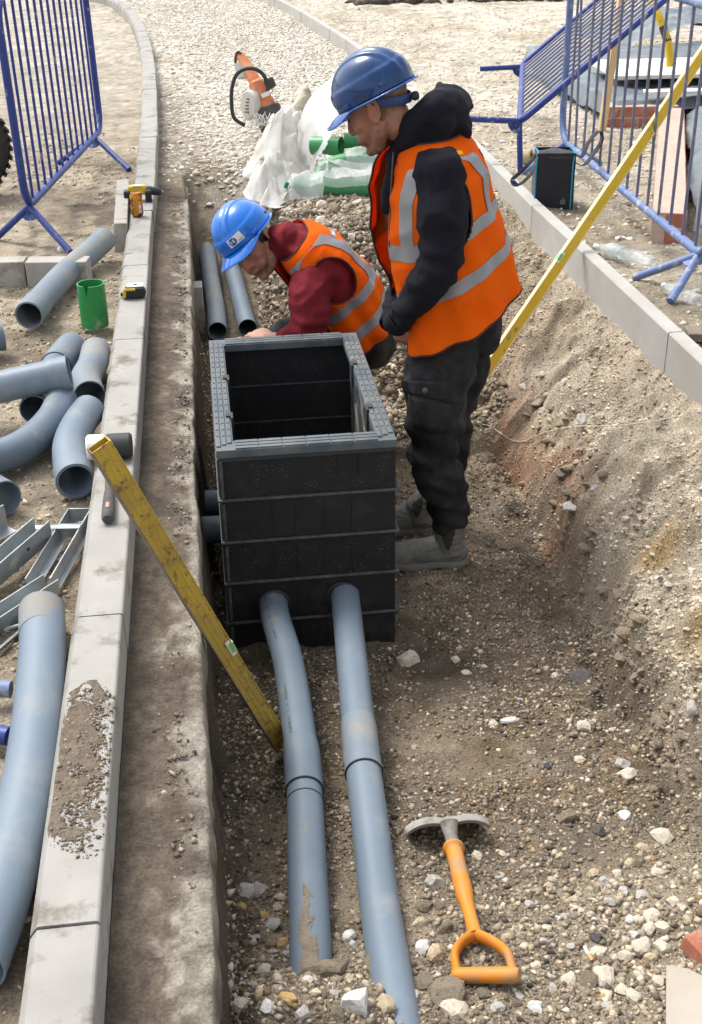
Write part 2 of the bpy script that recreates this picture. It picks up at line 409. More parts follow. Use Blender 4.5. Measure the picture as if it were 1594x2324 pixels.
def axis(segs):
    r = []
    for a, b, st in segs: r += list(np.arange(a, b - st*.4, st))
    r.append(segs[-1][1]); return np.array(r)
gx = axis([(-80, -12, 8.), (-12, -4, 1.), (-4, -1.3, .12), (-1.3, -.15, .022), (-.15, .0, .009), (.0, 1.9, .0135), (1.9, 2.5, .03), (2.5, 4.4, .07), (4.4, 9, .4), (9, 17, 2.), (17, 81, 8.)])
gy = axis([(-20, -2, 2.), (-2, 1.2, .2), (1.2, 5.4, .0142), (5.4, 9, .022), (9, 13, .045), (13, 20, .1), (20, 30, .6), (30, 60, 3.), (60, 300, 15.)])
GX, GY = np.meshgrid(gx, gy)
GZ = height(GX.ravel(), GY.ravel()).reshape(GX.shape)
def zat(x, y):
    i = int(np.clip(np.searchsorted(gx, x) - 1, 0, len(gx)-2)); j = int(np.clip(np.searchsorted(gy, y) - 1, 0, len(gy)-2))
    fx = (x - gx[i])/(gx[i+1]-gx[i]); fy = (y - gy[j])/(gy[j+1]-gy[j])
    return float((GZ[j, i]*(1-fx) + GZ[j, i+1]*fx)*(1-fy) + (GZ[j+1, i]*(1-fx) + GZ[j+1, i+1]*fx)*fy)
def zat_v(x, y):
    i = np.clip(np.searchsorted(gx, x) - 1, 0, len(gx)-2); j = np.clip(np.searchsorted(gy, y) - 1, 0, len(gy)-2)
    fx = (x - gx[i])/(gx[i+1]-gx[i]); fy = (y - gy[j])/(gy[j+1]-gy[j])
    return (GZ[j, i]*(1-fx) + GZ[j, i+1]*fx)*(1-fy) + (GZ[j+1, i]*(1-fx) + GZ[j+1, i+1]*fx)*fy
def ground_at(px, py):
    """where the sight line of a photo point meets the ground"""
    d = ray(px, py); d = d/np.linalg.norm(d); t = 1.0
    while t < 60:
        p = CP + d*t
        if p[2] < zat(p[0], p[1]): break
        t += .01
    return p

def fast_mesh(name, V, F, m, colors=None, smooth=False):
    me = bpy.data.meshes.new(name); nv, nf = len(V), len(F); k = F.shape[1]
    me.vertices.add(nv); me.vertices.foreach_set('co', V.astype(np.float32).ravel())
    me.loops.add(nf*k); me.loops.foreach_set('vertex_index', F.astype(np.int32).ravel())
    me.polygons.add(nf); me.polygons.foreach_set('loop_start', np.arange(0, nf*k, k, dtype=np.int32))
    me.polygons.foreach_set('loop_total', np.full(nf, k, dtype=np.int32))
    me.update(calc_edges=True)
    if colors is not None:
        a = me.color_attributes.new('col', 'FLOAT_COLOR', 'POINT')
        c4 = np.ones((nv, 4), np.float32); c4[:, :3] = colors; a.data.foreach_set('color', c4.ravel())
    if smooth: me.polygons.foreach_set('use_smooth', np.ones(nf, bool))
    me.materials.append(m); return me

M['soil'] = mat('soil', (.62, .61, .60), (1.36, 1.37, 1.38), scale=120, rough=.95, bump=1.0, bscale=150, attr='col', spec=.2, bdist=.014, bump2=(.6, 26, .045))
M['pebble'] = mat('pebble', (.85, .85, .85), (1.12, 1.12, 1.12), scale=120, rough=.85, attr='col', spec=.3)
ny_, nx_ = GX.shape
idx = np.arange(ny_*nx_).reshape(ny_, nx_)
F = np.stack([idx[:-1, :-1].ravel(), idx[:-1, 1:].ravel(), idx[1:, 1:].ravel(), idx[1:, :-1].ravel()], 1)
V = np.stack([GX.ravel(), GY.ravel(), GZ.ravel()], 1)
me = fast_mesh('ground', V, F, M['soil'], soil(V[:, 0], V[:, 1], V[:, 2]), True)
ground = bpy.data.objects.new('ground', me); COL.objects.link(ground); ground['kind'] = 'structure'

# ------------------------------------------------------------------ loose pebbles and road stone (uncountable: one mesh each)
def ico(sub):
    bm = bmesh.new(); bmesh.ops.create_icosphere(bm, subdivisions=sub, radius=1.0)
    v = np.array([q.co[:] for q in bm.verts]); f = np.array([[q.index for q in p.verts] for p in bm.faces]); bm.free(); return v, f
ICO1 = ico(1); ICO2 = ico(2)
OCT = (np.array([(1, 0, 0), (-1, 0, 0), (0, 1, 0), (0, -1, 0), (0, 0, 1), (0, 0, -1)], float)*1.1,
       np.array([(0, 2, 4), (2, 1, 4), (1, 3, 4), (3, 0, 4), (2, 0, 5), (1, 2, 5), (3, 1, 5), (0, 3, 5)]))
CUBE = (np.array([(x, y, z) for x in (-.8, .8) for y in (-.8, .8) for z in (-.8, .8)], float),
        np.array([(0, 1, 3), (0, 3, 2), (4, 6, 7), (4, 7, 5), (0, 4, 5), (0, 5, 1), (2, 3, 7), (2, 7, 6), (0, 2, 6), (0, 6, 4), (1, 5, 7), (1, 7, 3)]))
def scatter(name, x, y, r, colors, flat=.65, sink=.3, base=ICO1, smooth=False, jag=.26):
    n = len(x); bv, bf = base; nb = len(bv)
    sc = r[:, None]*np.stack([rng.uniform(.75, 1.3, n), rng.uniform(.65, 1.1, n), rng.uniform(flat*.7, flat*1.3, n)], 1)
    P = (bv[None]*(1 + rng.uniform(-jag, jag, (n, nb, 1))) + rng.uniform(-jag, jag, (n, nb, 3))*.8)*sc[:, None, :]
    a = rng.uniform(0, 2*PI, n); t1 = rng.normal(0, .35, n)
    ca, sa = np.cos(a)[:, None], np.sin(a)[:, None]; ct, st = np.cos(t1)[:, None], np.sin(t1)[:, None]
    X, Y, Z = P[..., 0], P[..., 1], P[..., 2]
    Y, Z = Y*ct - Z*st, Y*st + Z*ct
    X, Y = X*ca - Y*sa, X*sa + Y*ca
    z = zat_v(x, y) + r*flat*(1 - 2*sink)*.6
    V = np.stack([X + x[:, None], Y + y[:, None], Z + z[:, None]], 2).reshape(-1, 3)
    F = (bf[None] + (np.arange(n)*nb)[:, None, None]).reshape(-1, 3)
    me = fast_mesh(name, V, F, M['pebble'], np.repeat(colors, nb, 0), smooth)
    o = bpy.data.objects.new(name, me); COL.objects.link(o); o['kind'] = 'stuff'; return o
def pick(pal, n, jitter=.22):
    pal = np.array(pal); c = pal[rng.integers(0, len(pal), n)]; return np.clip(c*(1 + rng.normal(0, jitter, (n, 1))), .01, .85)
def sizes(n, lo, hi, p=2.2): return lo + (hi-lo)*rng.random(n)**p
BROWN = [(.25, .20, .145), (.33, .28, .21), (.19, .155, .12), (.42, .365, .285), (.13, .115, .10), (.25, .17, .09), (.33, .285, .22), (.17, .135, .1), (.24, .19, .14)]
TAN = [(.46, .385, .28), (.54, .46, .35), (.39, .32, .23), (.54, .47, .37), (.33, .28, .215)]
PALE = [(.60, .555, .47), (.67, .63, .55), (.52, .465, .375), (.70, .665, .60), (.45, .40, .33)]
def box_clear(x, y): return ~((x > -.02) & (x < .58) & (y > 3.48) & (y < 4.53))
# trench floor
n = 92000; x = rng.uniform(-.06, 1.3, n); y = 1.35 + 4.9*rng.random(n)**1.15
k = box_clear(x, y) & (x < np.interp(y, TY, TX) + .05) & (fbm(x, y, .3, 3, 301) + rng.normal(0, .25, n) > -.22); x, y = x[k], y[k]
scatter('floor_pebbles', x, y, sizes(len(x), .0022, .010, 4.0), pick(BROWN + TAN[:1], len(x), .3), base=OCT, jag=.36)
# bank
n = 30000; y = 1.35 + 6.0*rng.random(n)**1.1; xt = np.interp(y, TY, TX); x = xt - .03 + rng.random(n)*(kx_r(y) - xt)
k = (fbm(x, y, .35, 3, 311) + rng.normal(0, .3, n) > -.1); x, y = x[k], y[k]
scatter('bank_pebbles', x, y, sizes(len(x), .002, .010, 6), pick(TAN + TAN + BROWN[:2], len(x), .2), base=OCT, jag=.36)
# crumbs and clods of the soil itself: bank, trench floor, left ground
def soil_clods(name, x, y, r, flat=.6, dark=.16, **k):
    c = soil(x, y, zat_v(x, y))*(1 + rng.normal(.05, dark, (len(x), 1))); return scatter(name, x, y, r, np.clip(c, .02, .8), flat=flat, base=OCT, jag=.42, sink=.5, **k)
n = 26000; y = 1.9 + 5.6*rng.random(n)**1.1; x = np.interp(y, TY, TX) - .02 + rng.random(n)*(kx_r(y) - .06 - np.interp(y, TY, TX))
k = rng.random(n) < np.clip(.35 + 1.9*fbm(x, y, .3, 3, 315), .04, 1); x, y = x[k], y[k]
soil_clods('bank_clods', x, y, sizes(len(x), .003, .011, 3.5))
n = 9000; x = rng.uniform(-.05, 1.25, n); y = 1.4 + 4.0*rng.random(n); k = box_clear(x, y) & (fbm(x, y, .25, 3, 317) > 0); x, y = x[k], y[k]
soil_clods('floor_clods', x, y, sizes(len(x), .004, .014, 4))
n = 5000; x = rng.uniform(-1.3, -.40, n); y = 1.6 + 6.5*rng.random(n)**1.2; k = fbm(x, y, .4, 3, 319) > .02; x, y = x[k], y[k]
soil_clods('dirt_clods', x, y, sizes(len(x), .004, .014, 4))
# near rubble, spoil heap
n = 16000; x = rng.uniform(-.06, 1.15, n); y = rng.uniform(1.35, 2.3, n); k = rng.random(n) < sst(2.35, 1.95, y + .3*vnoise(x, y, .3, 321))*np.clip(.55 + 1.6*fbm(x, y, .22, 3, 323), .08, 1); x, y = x[k], y[k]
scatter('near_rubble', x, y, sizes(len(x), .002, .013, 6.5), pick(TAN + BROWN, len(x)), jag=.36, base=OCT)
n = 26000; x = rng.uniform(.28, 1.35, n); y = rng.uniform(5.0, 7.3, n)
scatter('spoil_lumps', x, y, sizes(n, .003, .024, 5.0), pick([(.27, .22, .165), (.20, .16, .118), (.34, .285, .21), (.235, .19, .14), (.15, .12, .09), (.42, .365, .28)], n, .25), flat=.75, base=OCT, jag=.4)
# left ground
n = 9000; x = rng.uniform(-1.35, -.39, n); y = 1.5 + 8*rng.random(n)**1.2; k = fbm(x, y, .5, 3, 331) + rng.normal(0, .2, n) > .0; x, y = x[k], y[k]
scatter('dirt_crumbs', x, y, sizes(len(x), .003, .013, 3.5), pick(TAN + BROWN[:3], len(x)), base=OCT, jag=.36)
# pale road stone between the kerbs and right of the right kerb
n = 40000; y = 7.0 + 12.5*rng.random(n)**1.5; x = kx_l(y) + .09 + rng.random(n)*(kx_r(y) - kx_l(y) - .13)
dens = np.maximum(sst(7.4, 8.3, y + .6*fbm(x, y, .6, 3, 91)), sst(6.6, 7.3, y)*sst(.5, .8, x))*(.35 + .65*sst(.12, .5, x - kx_l(y) + .25*vnoise(x, y, .5, 341)))
k = rng.random(n) < dens; x, y = x[k], y[k]
scatter('road_stone', x, y, sizes(len(x), .006, .026, 2.6), pick(PALE, len(x), .10), flat=.45, base=OCT, jag=.36, sink=.42)
n = 40000; y = 3.8 + 15*rng.random(n)**1.3; x = kx_r(y) + .05 + rng.random(n)**1.2*(1.2 + .42*y)
k = rng.random(n) < .2 + .8*sst(.1, .9, x - kx_r(y) + .5*fbm(x, y, .8, 3, 351) + .35*sst(6.5, 9, y)); x, y = x[k], y[k]
scatter('gravel', x, y, sizes(len(x), .005, .022, 2.6), pick(PALE[:3] + TAN[1:2] + PALE[:1], len(x), .10), flat=.45, base=OCT, jag=.36, sink=.42)
n = 3000; x = rng.uniform(2.2, 8.5, n); y = rng.uniform(17.2, 20, n)
scatter('dark_soil_clods', x, y, sizes(n, .02, .12, 2.5), pick([(.10, .08, .06), (.14, .11, .085), (.07, .055, .045)], n), base=OCT, jag=.36)

# ------------------------------------------------------------------ kerbs
def kerb_line(name, P, D, prof, s0, s1, step, m, curve_step=None):
    root = bpy.data.objects.new(name, None); COL.objects.link(root); root['kind'] = 'structure'; root.empty_display_size = .1
    s = s0; first = True
    while s < s1:
        L = step if (curve_step is None or s < curve_step[0]) else curve_step[1]
        mb = MB(); nseg = 3 if curve_step and s > curve_step[0] - 2 else 1
        dz = random.uniform(-.003, .003); dx = random.uniform(-.003, .003); rings = []
        for i in range(nseg+1):
            c, t = on_path(P, D, s + .003 + (L - .006)*i/nseg); nrm = np.array([t[1], -t[0]])
            rings.append([(c[0] + nrm[0]*(px+dx), c[1] + nrm[1]*(px+dx), pz + dz) for px, pz in prof])
        k = len(prof); vs = [q for r in rings for q in r]; fs = []
        for i in range(nseg):
            for a in range(k):
                b = (a+1) % k; fs.append((i*k+a, (i+1)*k+a, (i+1)*k+b, i*k+b))
        fs.append(tuple(range(k))); fs.append(tuple(nseg*k + a for a in reversed(range(k))))
        mb.add(vs, fs); o = mb.build('kerbstone', m, root, ang=25); s += L
    return root
profL = [(-.062, -.26), (-.062, -.028), (-.060, -.020), (-.046, -.001), (-.043, 0), (.056, 0), (.060, -.002), (.0625, -.006), (.0645, -.26)]
s16 = np.interp(1.584, PL[:, 1], DL)
kerb_line('left_kerb', PL, DL, profL, s16 - 1.0, DL[-1] - .3, .998, M['kerb'], (9.6, .8))
profR = [(-.032, -.24), (-.032, -.006), (-.027, 0), (.027, 0), (.032, -.006), (.032, -.24)]
s45 = np.interp(4.30, PR[:, 1], DR)
kerb_line('right_kerb', PR, DR, profR, s45 - 3.0, DR[-1] - .3, 1.0, M['kerb2'], (13, .9))

# concrete haunch beside the left kerb: rough top, undercut right face
ys = np.arange(.9, 8.2, .0125); NT, NFc = 26, 8
jj = np.repeat(np.arange(len(ys)), NT+NFc+1); ii = np.tile(np.arange(NT+NFc+1), len(ys)); yv = ys[jj]
edx = -.080 + .007*fbm(0*yv, yv, .09, 5, 401) + .004*np.sin(yv*1.3)
u = np.clip(ii/NT, 0, 1); q = np.clip((ii-NT)/NFc, 0, 1)
xv = np.where(ii <= NT, -.2625 + (edx+.2625)*u, edx + .010*np.sin(q*PI) - .025*q**2 + (.010*fbm(q*.35, yv, .06, 4, 421))*sst(0, .25, q))
zv = np.where(ii <= NT, -.128 - .016*u + .014*(1-u)**4 + (.010*fbm(xv, yv, .10, 3, 411) + .006*fbm(xv, yv, .03, 3, 412))*np.minimum(1, 4*u+.3) - .006*sst(.93, 1, u), -.150 - .27*q + .006*fbm(q*.4, yv, .05, 3, 413))
zv = zv - .05*np.maximum(0, yv-6.9)
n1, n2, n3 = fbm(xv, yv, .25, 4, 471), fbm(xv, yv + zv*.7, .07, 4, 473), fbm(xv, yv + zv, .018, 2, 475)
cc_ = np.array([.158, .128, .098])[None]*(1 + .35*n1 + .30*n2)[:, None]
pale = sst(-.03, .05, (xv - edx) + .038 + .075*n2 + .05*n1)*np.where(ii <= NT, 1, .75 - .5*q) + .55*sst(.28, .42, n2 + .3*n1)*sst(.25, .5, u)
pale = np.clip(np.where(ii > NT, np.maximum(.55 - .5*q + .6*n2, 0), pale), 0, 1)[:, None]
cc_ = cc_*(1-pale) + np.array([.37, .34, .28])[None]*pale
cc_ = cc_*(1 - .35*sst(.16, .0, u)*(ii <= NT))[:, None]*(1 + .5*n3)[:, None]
W_ = NT+NFc+1; ix = np.arange(len(ys)*W_).reshape(len(ys), W_)
Fq = np.stack([ix[:-1, :-1].ravel(), ix[:-1, 1:].ravel(), ix[1:, 1:].ravel(), ix[1:, :-1].ravel()], 1)
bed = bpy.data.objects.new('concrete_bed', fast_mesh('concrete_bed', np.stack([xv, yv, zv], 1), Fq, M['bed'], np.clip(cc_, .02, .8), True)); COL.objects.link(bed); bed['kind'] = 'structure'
def bed_z(x, y): return -.135
n = 5200; xx = rng.uniform(-.25, -.10, n); yy = 1.3 + 6.2*rng.random(n)**1.3
k = (fbm(xx, yy, .25, 3, 431) + rng.normal(0, .15, n)) > .02; xx, yy = xx[k], yy[k]
_keep = zat_v
zat_v = lambda a, b: np.full_like(a, -.139)
o = scatter('mortar_crumbs', xx, yy, sizes(len(xx), .002, .009, 3), pick([(.20, .165, .13), (.15, .125, .10), (.26, .225, .175), (.32, .29, .24)], len(xx)), base=OCT, jag=.36)
# dirt fallen on the kerb top near the camera
n = 5200; yy = rng.normal(2.05, .16, n); xx = np.clip(rng.normal(-.322, .024, n), -.37, -.27)
k = (np.abs(yy - 2.02) < .27 + .10*vnoise(xx, yy, .05, 441)) & (rng.random(n) < .85); xx, yy = xx[k], yy[k]
zat_v = lambda a, b: np.full_like(a, .0015)
scatter('kerb_dirt', xx, yy, sizes(len(xx), .0012, .0055, 5), pick([(.19, .15, .11), (.26, .21, .155), (.13, .105, .08)], len(xx)), base=OCT, jag=.36)
zat_v = _keep
def kd(u, v):
    y = 1.76 + .56*v; a = abs(2*v-1)
    w0 = -.376 + .07*max(0, a-.75) ; w1 = -.275 - .012*(1+math.sin(9*v*PI)) ; x = w0 + (w1-w0)*u
    h = .006*math.sin(PI*min(max(u, 0), 1))**.5*(1-a**6) + .004*float(vnoise(np.array([x]), np.array([y]), .02, 445)[0])
    return (x + .008*float(vnoise(np.array([x*0+u]), np.array([y]), .06, 446)[0]), y, max(h*.7, -.004))
o = MB().grid(kd, 28, 110, lambda u, v: max(abs(2*u-1)**2.5, abs(2*v-1)**2.5) + 2.2*float(fbm(np.array([u*.1]), np.array([v*.56]), .045, 4, 448)[0]) < .62).build('kerb_dirt_patch', M['kerb_mud'], None); o['kind'] = 'stuff'
from mathutils import noise as mnoise
def V3(*a): return Vector(a)
def mixv(a, b, t): return a + (b-a)*t

# ------------------------------------------------------------------ access chamber in the trench
X0, X1, Y0, Y1 = -.002, .565, 3.505, 4.505
box_t = thing('access_chamber', 'tall black plastic access chamber of stacked sections, open at the top, in the trench', 'chamber', (.28, 4.0, -.78))
LV = [-.034, -.190, -.345, -.502, -.660, -.79]
for i in range(5):
    zt, zb = LV[i], LV[i+1]; th = .024
    mb = MB()
    for (xa, xb, ya, yb) in ((X0, X1, Y0, Y0+th), (X0, X1, Y1-th, Y1), (X0, X0+th, Y0+th, Y1-th), (X1-th, X1, Y0+th, Y1-th)):
        mb.box(((xa+xb)/2, (ya+yb)/2, (zt+zb)/2), (xb-xa, yb-ya, zt-zb - .002))
    sec = part(mb, 'section', M['grit'] if i in (0, 2) else M['black'], box_t, bevel=.002)
    if i < 4:      # turned-out lip along the foot of the section
        mb = MB(); q = .013
        for (xa, xb, ya, yb) in ((X0-q, X1+q, Y0-q, Y0-.001), (X0-q, X1+q, Y1+.001, Y1+q), (X0-q, X0-.001, Y0, Y1), (X1+.001, X1+q, Y0, Y1)):
            mb.box(((xa+xb)/2, (ya+yb)/2, zb+.007), (xb-xa, yb-ya, .007))
        part(mb, 'lip', M['rim'], sec, bevel=.0015)
    mb = MB()       # moulded corner post proud of the front panel, and shallow ribs
    mb.box((X0+.004, Y0-.005, (zt+zb)/2+.004), (.010, .012, zt-zb-.022)); mb.box((X0-.004, Y0+.03, (zt+zb)/2+.004), (.009, .05, zt-zb-.022))
    part(mb, 'corner_post', M['rim'], sec, bevel=.0015)
    if i != 0:
        for xx in (.16, .235, .33, .42): part(MB().box((xx, Y0-.0015, (zt+zb)/2), (.0035, .004, (zt-zb)*.72)), 'rib', M['black'], sec)
    else:
        for xx in (.375, .445): part(MB().box((xx, Y0-.0015, zt-.045), (.0025, .004, .07)), 'rib', M['black'], sec)
# seams and smears inside, floor
mb = MB().box((.28, 4.0, -.785), (X1-X0-.06, Y1-Y0-.06, .02)); part(mb, 'base', M['debris'], box_t)
for zz in LV[1:4]:
    mb = MB(); mb.box((.28, Y1-.026, zz), (.51, .006, .006)); mb.box((X1-.027, 4.0, zz), (.006, .94, .006)); mb.box((X0+.027, 4.0, zz), (.006, .94, .006))
    part(mb, 'inner_seam', M['rim'], box_t)
mb = MB().box((X1-.026, 4.0, -.25), (.006, .93, .42)); part(mb, 'inner_wall', mat('smeared_plastic', (.045, .048, .053), (.07, .073, .078), scale=12, rough=.5, c3=(.30, .28, .24), dirt=.36, dscale=9, dsharp=.05), box_t)
# top frame: mitred ring of three strips a side with rows of small square holes and four latch notches
fr = []
mb = MB(); a0, a1, b0, b1 = X0-.008, X1+.002, Y0-.008, Y1+.008; i0, i1, j0, j1 = .047, .507, 3.567, 4.448
for (xa, xb, ya, yb) in ((a0, a1, b0, j0), (a0, a1, j1, b1), (a0, i0, j0, j1), (i1, a1, j0, j1)):
    mb.box(((xa+xb)/2, (ya+yb)/2, -.018), (xb-xa, yb-ya, .028))
frame = part(mb, 'top_frame', M['frame'], box_t, bevel=.002)
def strip(xa, xb, ya, yb):
    mb = MB().box(((xa+xb)/2, (ya+yb)/2, -.002), (xb-xa, yb-ya, .006)); part(mb, 'strip', M['frame'], frame, bevel=.001)
for k in range(3):
    for (xs, xe, sgn) in ((a0, i0, 1), (i1, a1, 1)):
        wd = (xe-xs-.006)/3; strip(xs+.002+k*(wd+.001), xs+.002+k*(wd+.001)+wd-.0035, j0-.045+.012*k if True else 0, j1+.045-.012*k)
    wd = (j0-b0-.006)/3
    for q in range(6):
        xl = a0+.06 + q*(a1-a0-.12)/6
        strip(xl+.0018, xl+(a1-a0-.12)/6-.0018, b0+.002+k*(wd+.001), b0+.002+k*(wd+.001)+wd-.0045)
        strip(xl+.0018, xl+(a1-a0-.12)/6-.0018, j1+.003+k*(wd+.001), j1+.003+k*(wd+.001)+wd-.0045)
mb = MB()
for (xs, xe) in ((a0, i0), (i1, a1)):
    wd = (xe-xs-.006)/3
    for q in range(17):
        for k in range(3): mb.box((xs+.002+k*(wd+.001)+wd/2-.002, j0+.03+q*.051, .0012), (.0085, .0085, .0012))
part(mb, 'grip_hole', M['ring'], frame, kind='stuff')
for (xx, yy, sg) in ((i0, 4.10, -1), (i0, 3.76, -1), (i1, 4.17, 1), (i1, 3.76, 1)):
    mb = MB().box((xx+sg*.008, yy, .003), (.018, .03, .008)); mb.box((xx-sg*.003, yy-.012, -.035), (.008, .05, .085)); part(mb, 'latch', M['ring'], frame, bevel=.001)
mb = MB().box((.28, Y0-.006, -.038), (X1-X0+.004, .004, .012)); part(mb, 'gap_shadow_strip', M['ring'], frame)  # dark strip standing in for the shadow line under the frame

# ------------------------------------------------------------------ ducts
def duct(name, label, pts, r, m, joints=(), sock=(), group=None, cat='pipe', wall=.0045, seg=10, buried=False):
    path = smooth_path(pts, seg); P = np.array(path); mid = P.mean(0)
    root = thing(name, label, cat, tuple(mid), group)
    d = np.r_[0, np.cumsum(np.linalg.norm(np.diff(P, axis=0), axis=1))]
    def at(s): return np.array([np.interp(s, d, P[:, k]) for k in range(3)])
    R = [r]*len(path)
    body = part(MB().pipe([tuple(p) for p in path], R, wall), 'pipe_wall', m, root, ang=50)
    for (s0, s1, dr) in sock:
        ss = np.linspace(s0, s1, 7); rr = [r+.001] + [r+dr]*5 + [r+dr-.001]
        part(MB().pipe([tuple(at(s)) for s in ss], rr, dr+.002 if dr < wall else wall), 'coupling', m, root, ang=50)
    for s, dr in joints:
        part(MB().tube([tuple(at(s-.0025)), tuple(at(s+.0025))], r+dr, 28, cap=False).pipe([tuple(at(s-.0025)), tuple(at(s+.0025))], r+dr, .003, 28), 'joint_ring', M['ring'], root)
    return root, at, d[-1]
pl, atl, Ll = duct('duct', 'left of the two grey ducts leaving the chamber front, bent and mud-streaked',
    [(.148, 3.60, -.592), (.147, 3.42, -.588), tuple(atz(654, 1500, -.583)), tuple(atz(676, 1640, -.578)), tuple(atz(689, 1760, -.572)), tuple(atz(697, 1950, -.565)), tuple(atz(705, 2160, -.56)), tuple(atz(709, 2330, -.57)), tuple(atz(713, 2520, -.58))],
    .0485, M['pipe_muddy'], joints=(), sock=())
# measured along the run: collar at the chamber, coupling sleeve about halfway
def s_at(at, L, px_y):
    best = min(np.linspace(0, L, 400), key=lambda s: abs(_proj(at(s))[1] - px_y)); return float(best)
def _proj(p):
    c = RC.T @ (np.array(p) - CP); return (CAMW/2 + FPX*c[0]/c[2], CAMH/2 - FPX*c[1]/c[2])
def sleeve(root, at, s0, s1, r, m, rings=()):
    ss = np.linspace(s0, s1, 8)
    o = part(MB().pipe([tuple(at(s)) for s in ss], [r-.002] + [r]*7, .0035, 28), 'coupling', m, root, ang=50)
    for s in rings: part(MB().pipe([tuple(at(s-.002)), tuple(at(s+.002))], r+.0012, .003, 28), 'joint_ring', M['ring'], root)
s = s_at(atl, Ll, 1362); sleeve(pl, atl, 0.02, s, .0525, M['pipe_dusty'])
sa, sb, sc_ = s_at(atl, Ll, 1690), s_at(atl, Ll, 1795), s_at(atl, Ll, 1822); sleeve(pl, atl, sa, sb, .0520, M['pipe_muddy'], rings=(sb,))
part(MB().pipe([tuple(atl(sc_-.002)), tuple(atl(sc_+.002))], .0497, .003, 28), 'joint_ring', M['ring'], pl)
def print_marks(root, at, s0, s1, ang, r, seed):
    rr = random.Random(seed); mb = MB(); s = s0
    while s < s1:
        wv = rr.uniform(.004, .010)
        if rr.random() < .22: s += .02
        p, p2 = at(s), at(s+wv); t = Vector(p2-p).normalized(); u = Vector((0, 0, 1)); u = (u - t*u.dot(t)).normalized(); b = t.cross(u)
        for hh in ((0, 1), (.0, .35), (.6, 1)):
            if rr.random() < .35: continue
            a0 = math.radians(ang) + hh[0]*.15; a1 = math.radians(ang) + hh[1]*.15
            q = lambda pt, a: Vector(pt) + (u*math.cos(a) + b*math.sin(a))*(r+.0006)
            pe = p + (p2-p)*(1 if hh != (0, 1) else .35)
            mb.add([q(p, a0), q(pe, a0), q(pe, a1), q(p, a1)], [(0, 1, 2, 3)])
        s += wv + rr.uniform(.002, .004)
    part(mb, 'printed_mark', M['ink'], root)
def mud_streak(root, at, s0, s1, a0, a1, r):
    def f(u, v):
        s = s0 + (s1-s0)*v; wob = .35*float(fbm(np.array([v*.3]), np.array([0.]), .08, 3, 77)[0]); p, p2 = at(s), at(s+.004); t = Vector(p2-p).normalized(); up = Vector((0, 0, 1)); up = (up - t*up.dot(t)).normalized(); b = t.cross(up)
        a = math.radians(a0 + (a1-a0)*u)*(.45 + .55*v) + wob*.5; return Vector(p) + (up*math.cos(a) + b*math.sin(a))*(r + .0025*max(0, 1-abs(2*u-1)**4))
    part(MB().grid(f, 24, 60, lambda u, v: abs(2*u-1)**3 + .8*(1-v)**4 + 2.0*float(fbm(np.array([u*.1]), np.array([v*.25]), .03, 4, 78)[0]) < .62), 'mud_streak', M['mud'], root)
mud_streak(pl, atl, s_at(atl, Ll, 2030), s_at(atl, Ll, 2230), -30, 36, .0478)
print_marks(pl, atl, s_at(atl, Ll, 1375), s_at(atl, Ll, 1470), 28, .0485, 5)
print_marks(pl, atl, s_at(atl, Ll, 1575), s_at(atl, Ll, 1700), 28, .0485, 6)
pr, atr, Lr = duct('duct', 'right of the two grey ducts leaving the chamber front, paler, passing the shovel',
    [tuple(2*atz(783, 1345, -.58) - atz(797, 1480, -.578) + np.array([0, .02, 0])), tuple(atz(783, 1345, -.58)), tuple(atz(797, 1480, -.578)), tuple(atz(820, 1700, -.570)), tuple(atz(838, 1850, -.565)), tuple(atz(866, 2080, -.555)), tuple(atz(902, 2300, -.525)), tuple(atz(930, 2480, -.48))],
    .0485, M['pipe_bright'])
sa, sb = s_at(atr, Lr, 1640), s_at(atr, Lr, 1757); sleeve(pr, atr, sa, sb, .0520, M['pipe_dusty'], rings=(sb,))
for q, wv in ((1330, .066), ):
    for xx, zz, ox in ((.148, -.592, 0), (float(np.interp(3.505, [atr(q_)[1] for q_ in (.5, 0.)], [atr(q_)[0] for q_ in (.5, 0.)])), -.581, -.010)):
        part(MB().lathe([(.0575, 0), (.0575, .006), (.0535, .009), (.0535, 0)], 28, (0, -1, 0), (xx+ox, Y0-.001, zz), cap=False), 'entry_shadow_ring', M['ring'], box_t)  # dark ring put in for the shadow round each duct entry
        part(MB().lathe([(.056, 0), (.056, .004)], 28, (0, -1, 0), (xx+ox, Y0-.0005, zz)), 'entry_hole', M['ring'], box_t)
for yy, lab in ((4.06, 'grey duct entering the left side of the black chamber, the farther one'), (3.855, 'grey duct entering the left side of the black chamber, the nearer one')):
    duct('duct', lab, [(-.30, yy, -.475), (-.1, yy, -.478), (.02, yy, -.48)], .0485, M['pipe'], group='ducts entering the side of the chamber')
duct('duct', 'left of the two grey ducts lying behind the black chamber, along the trench wall', [(.015, 8.2, -.50), (.018, 7.55, -.545), tuple(atz(480, 640, -.55)), tuple(atz(490, 700, -.55)), tuple(atz(494, 752, -.55))], .051, M['pipe_dusty'], wall=.004)
duct('duct', 'right of the two grey ducts behind the chamber, its mouth beside a hand', [(.155, 8.2, -.50), (.150, 7.5, -.545), tuple(atz(527, 610, -.55)), tuple(atz(548, 690, -.55)), tuple(atz(563, 745, -.55))], .051, M['pipe_muddy'], wall=.004)

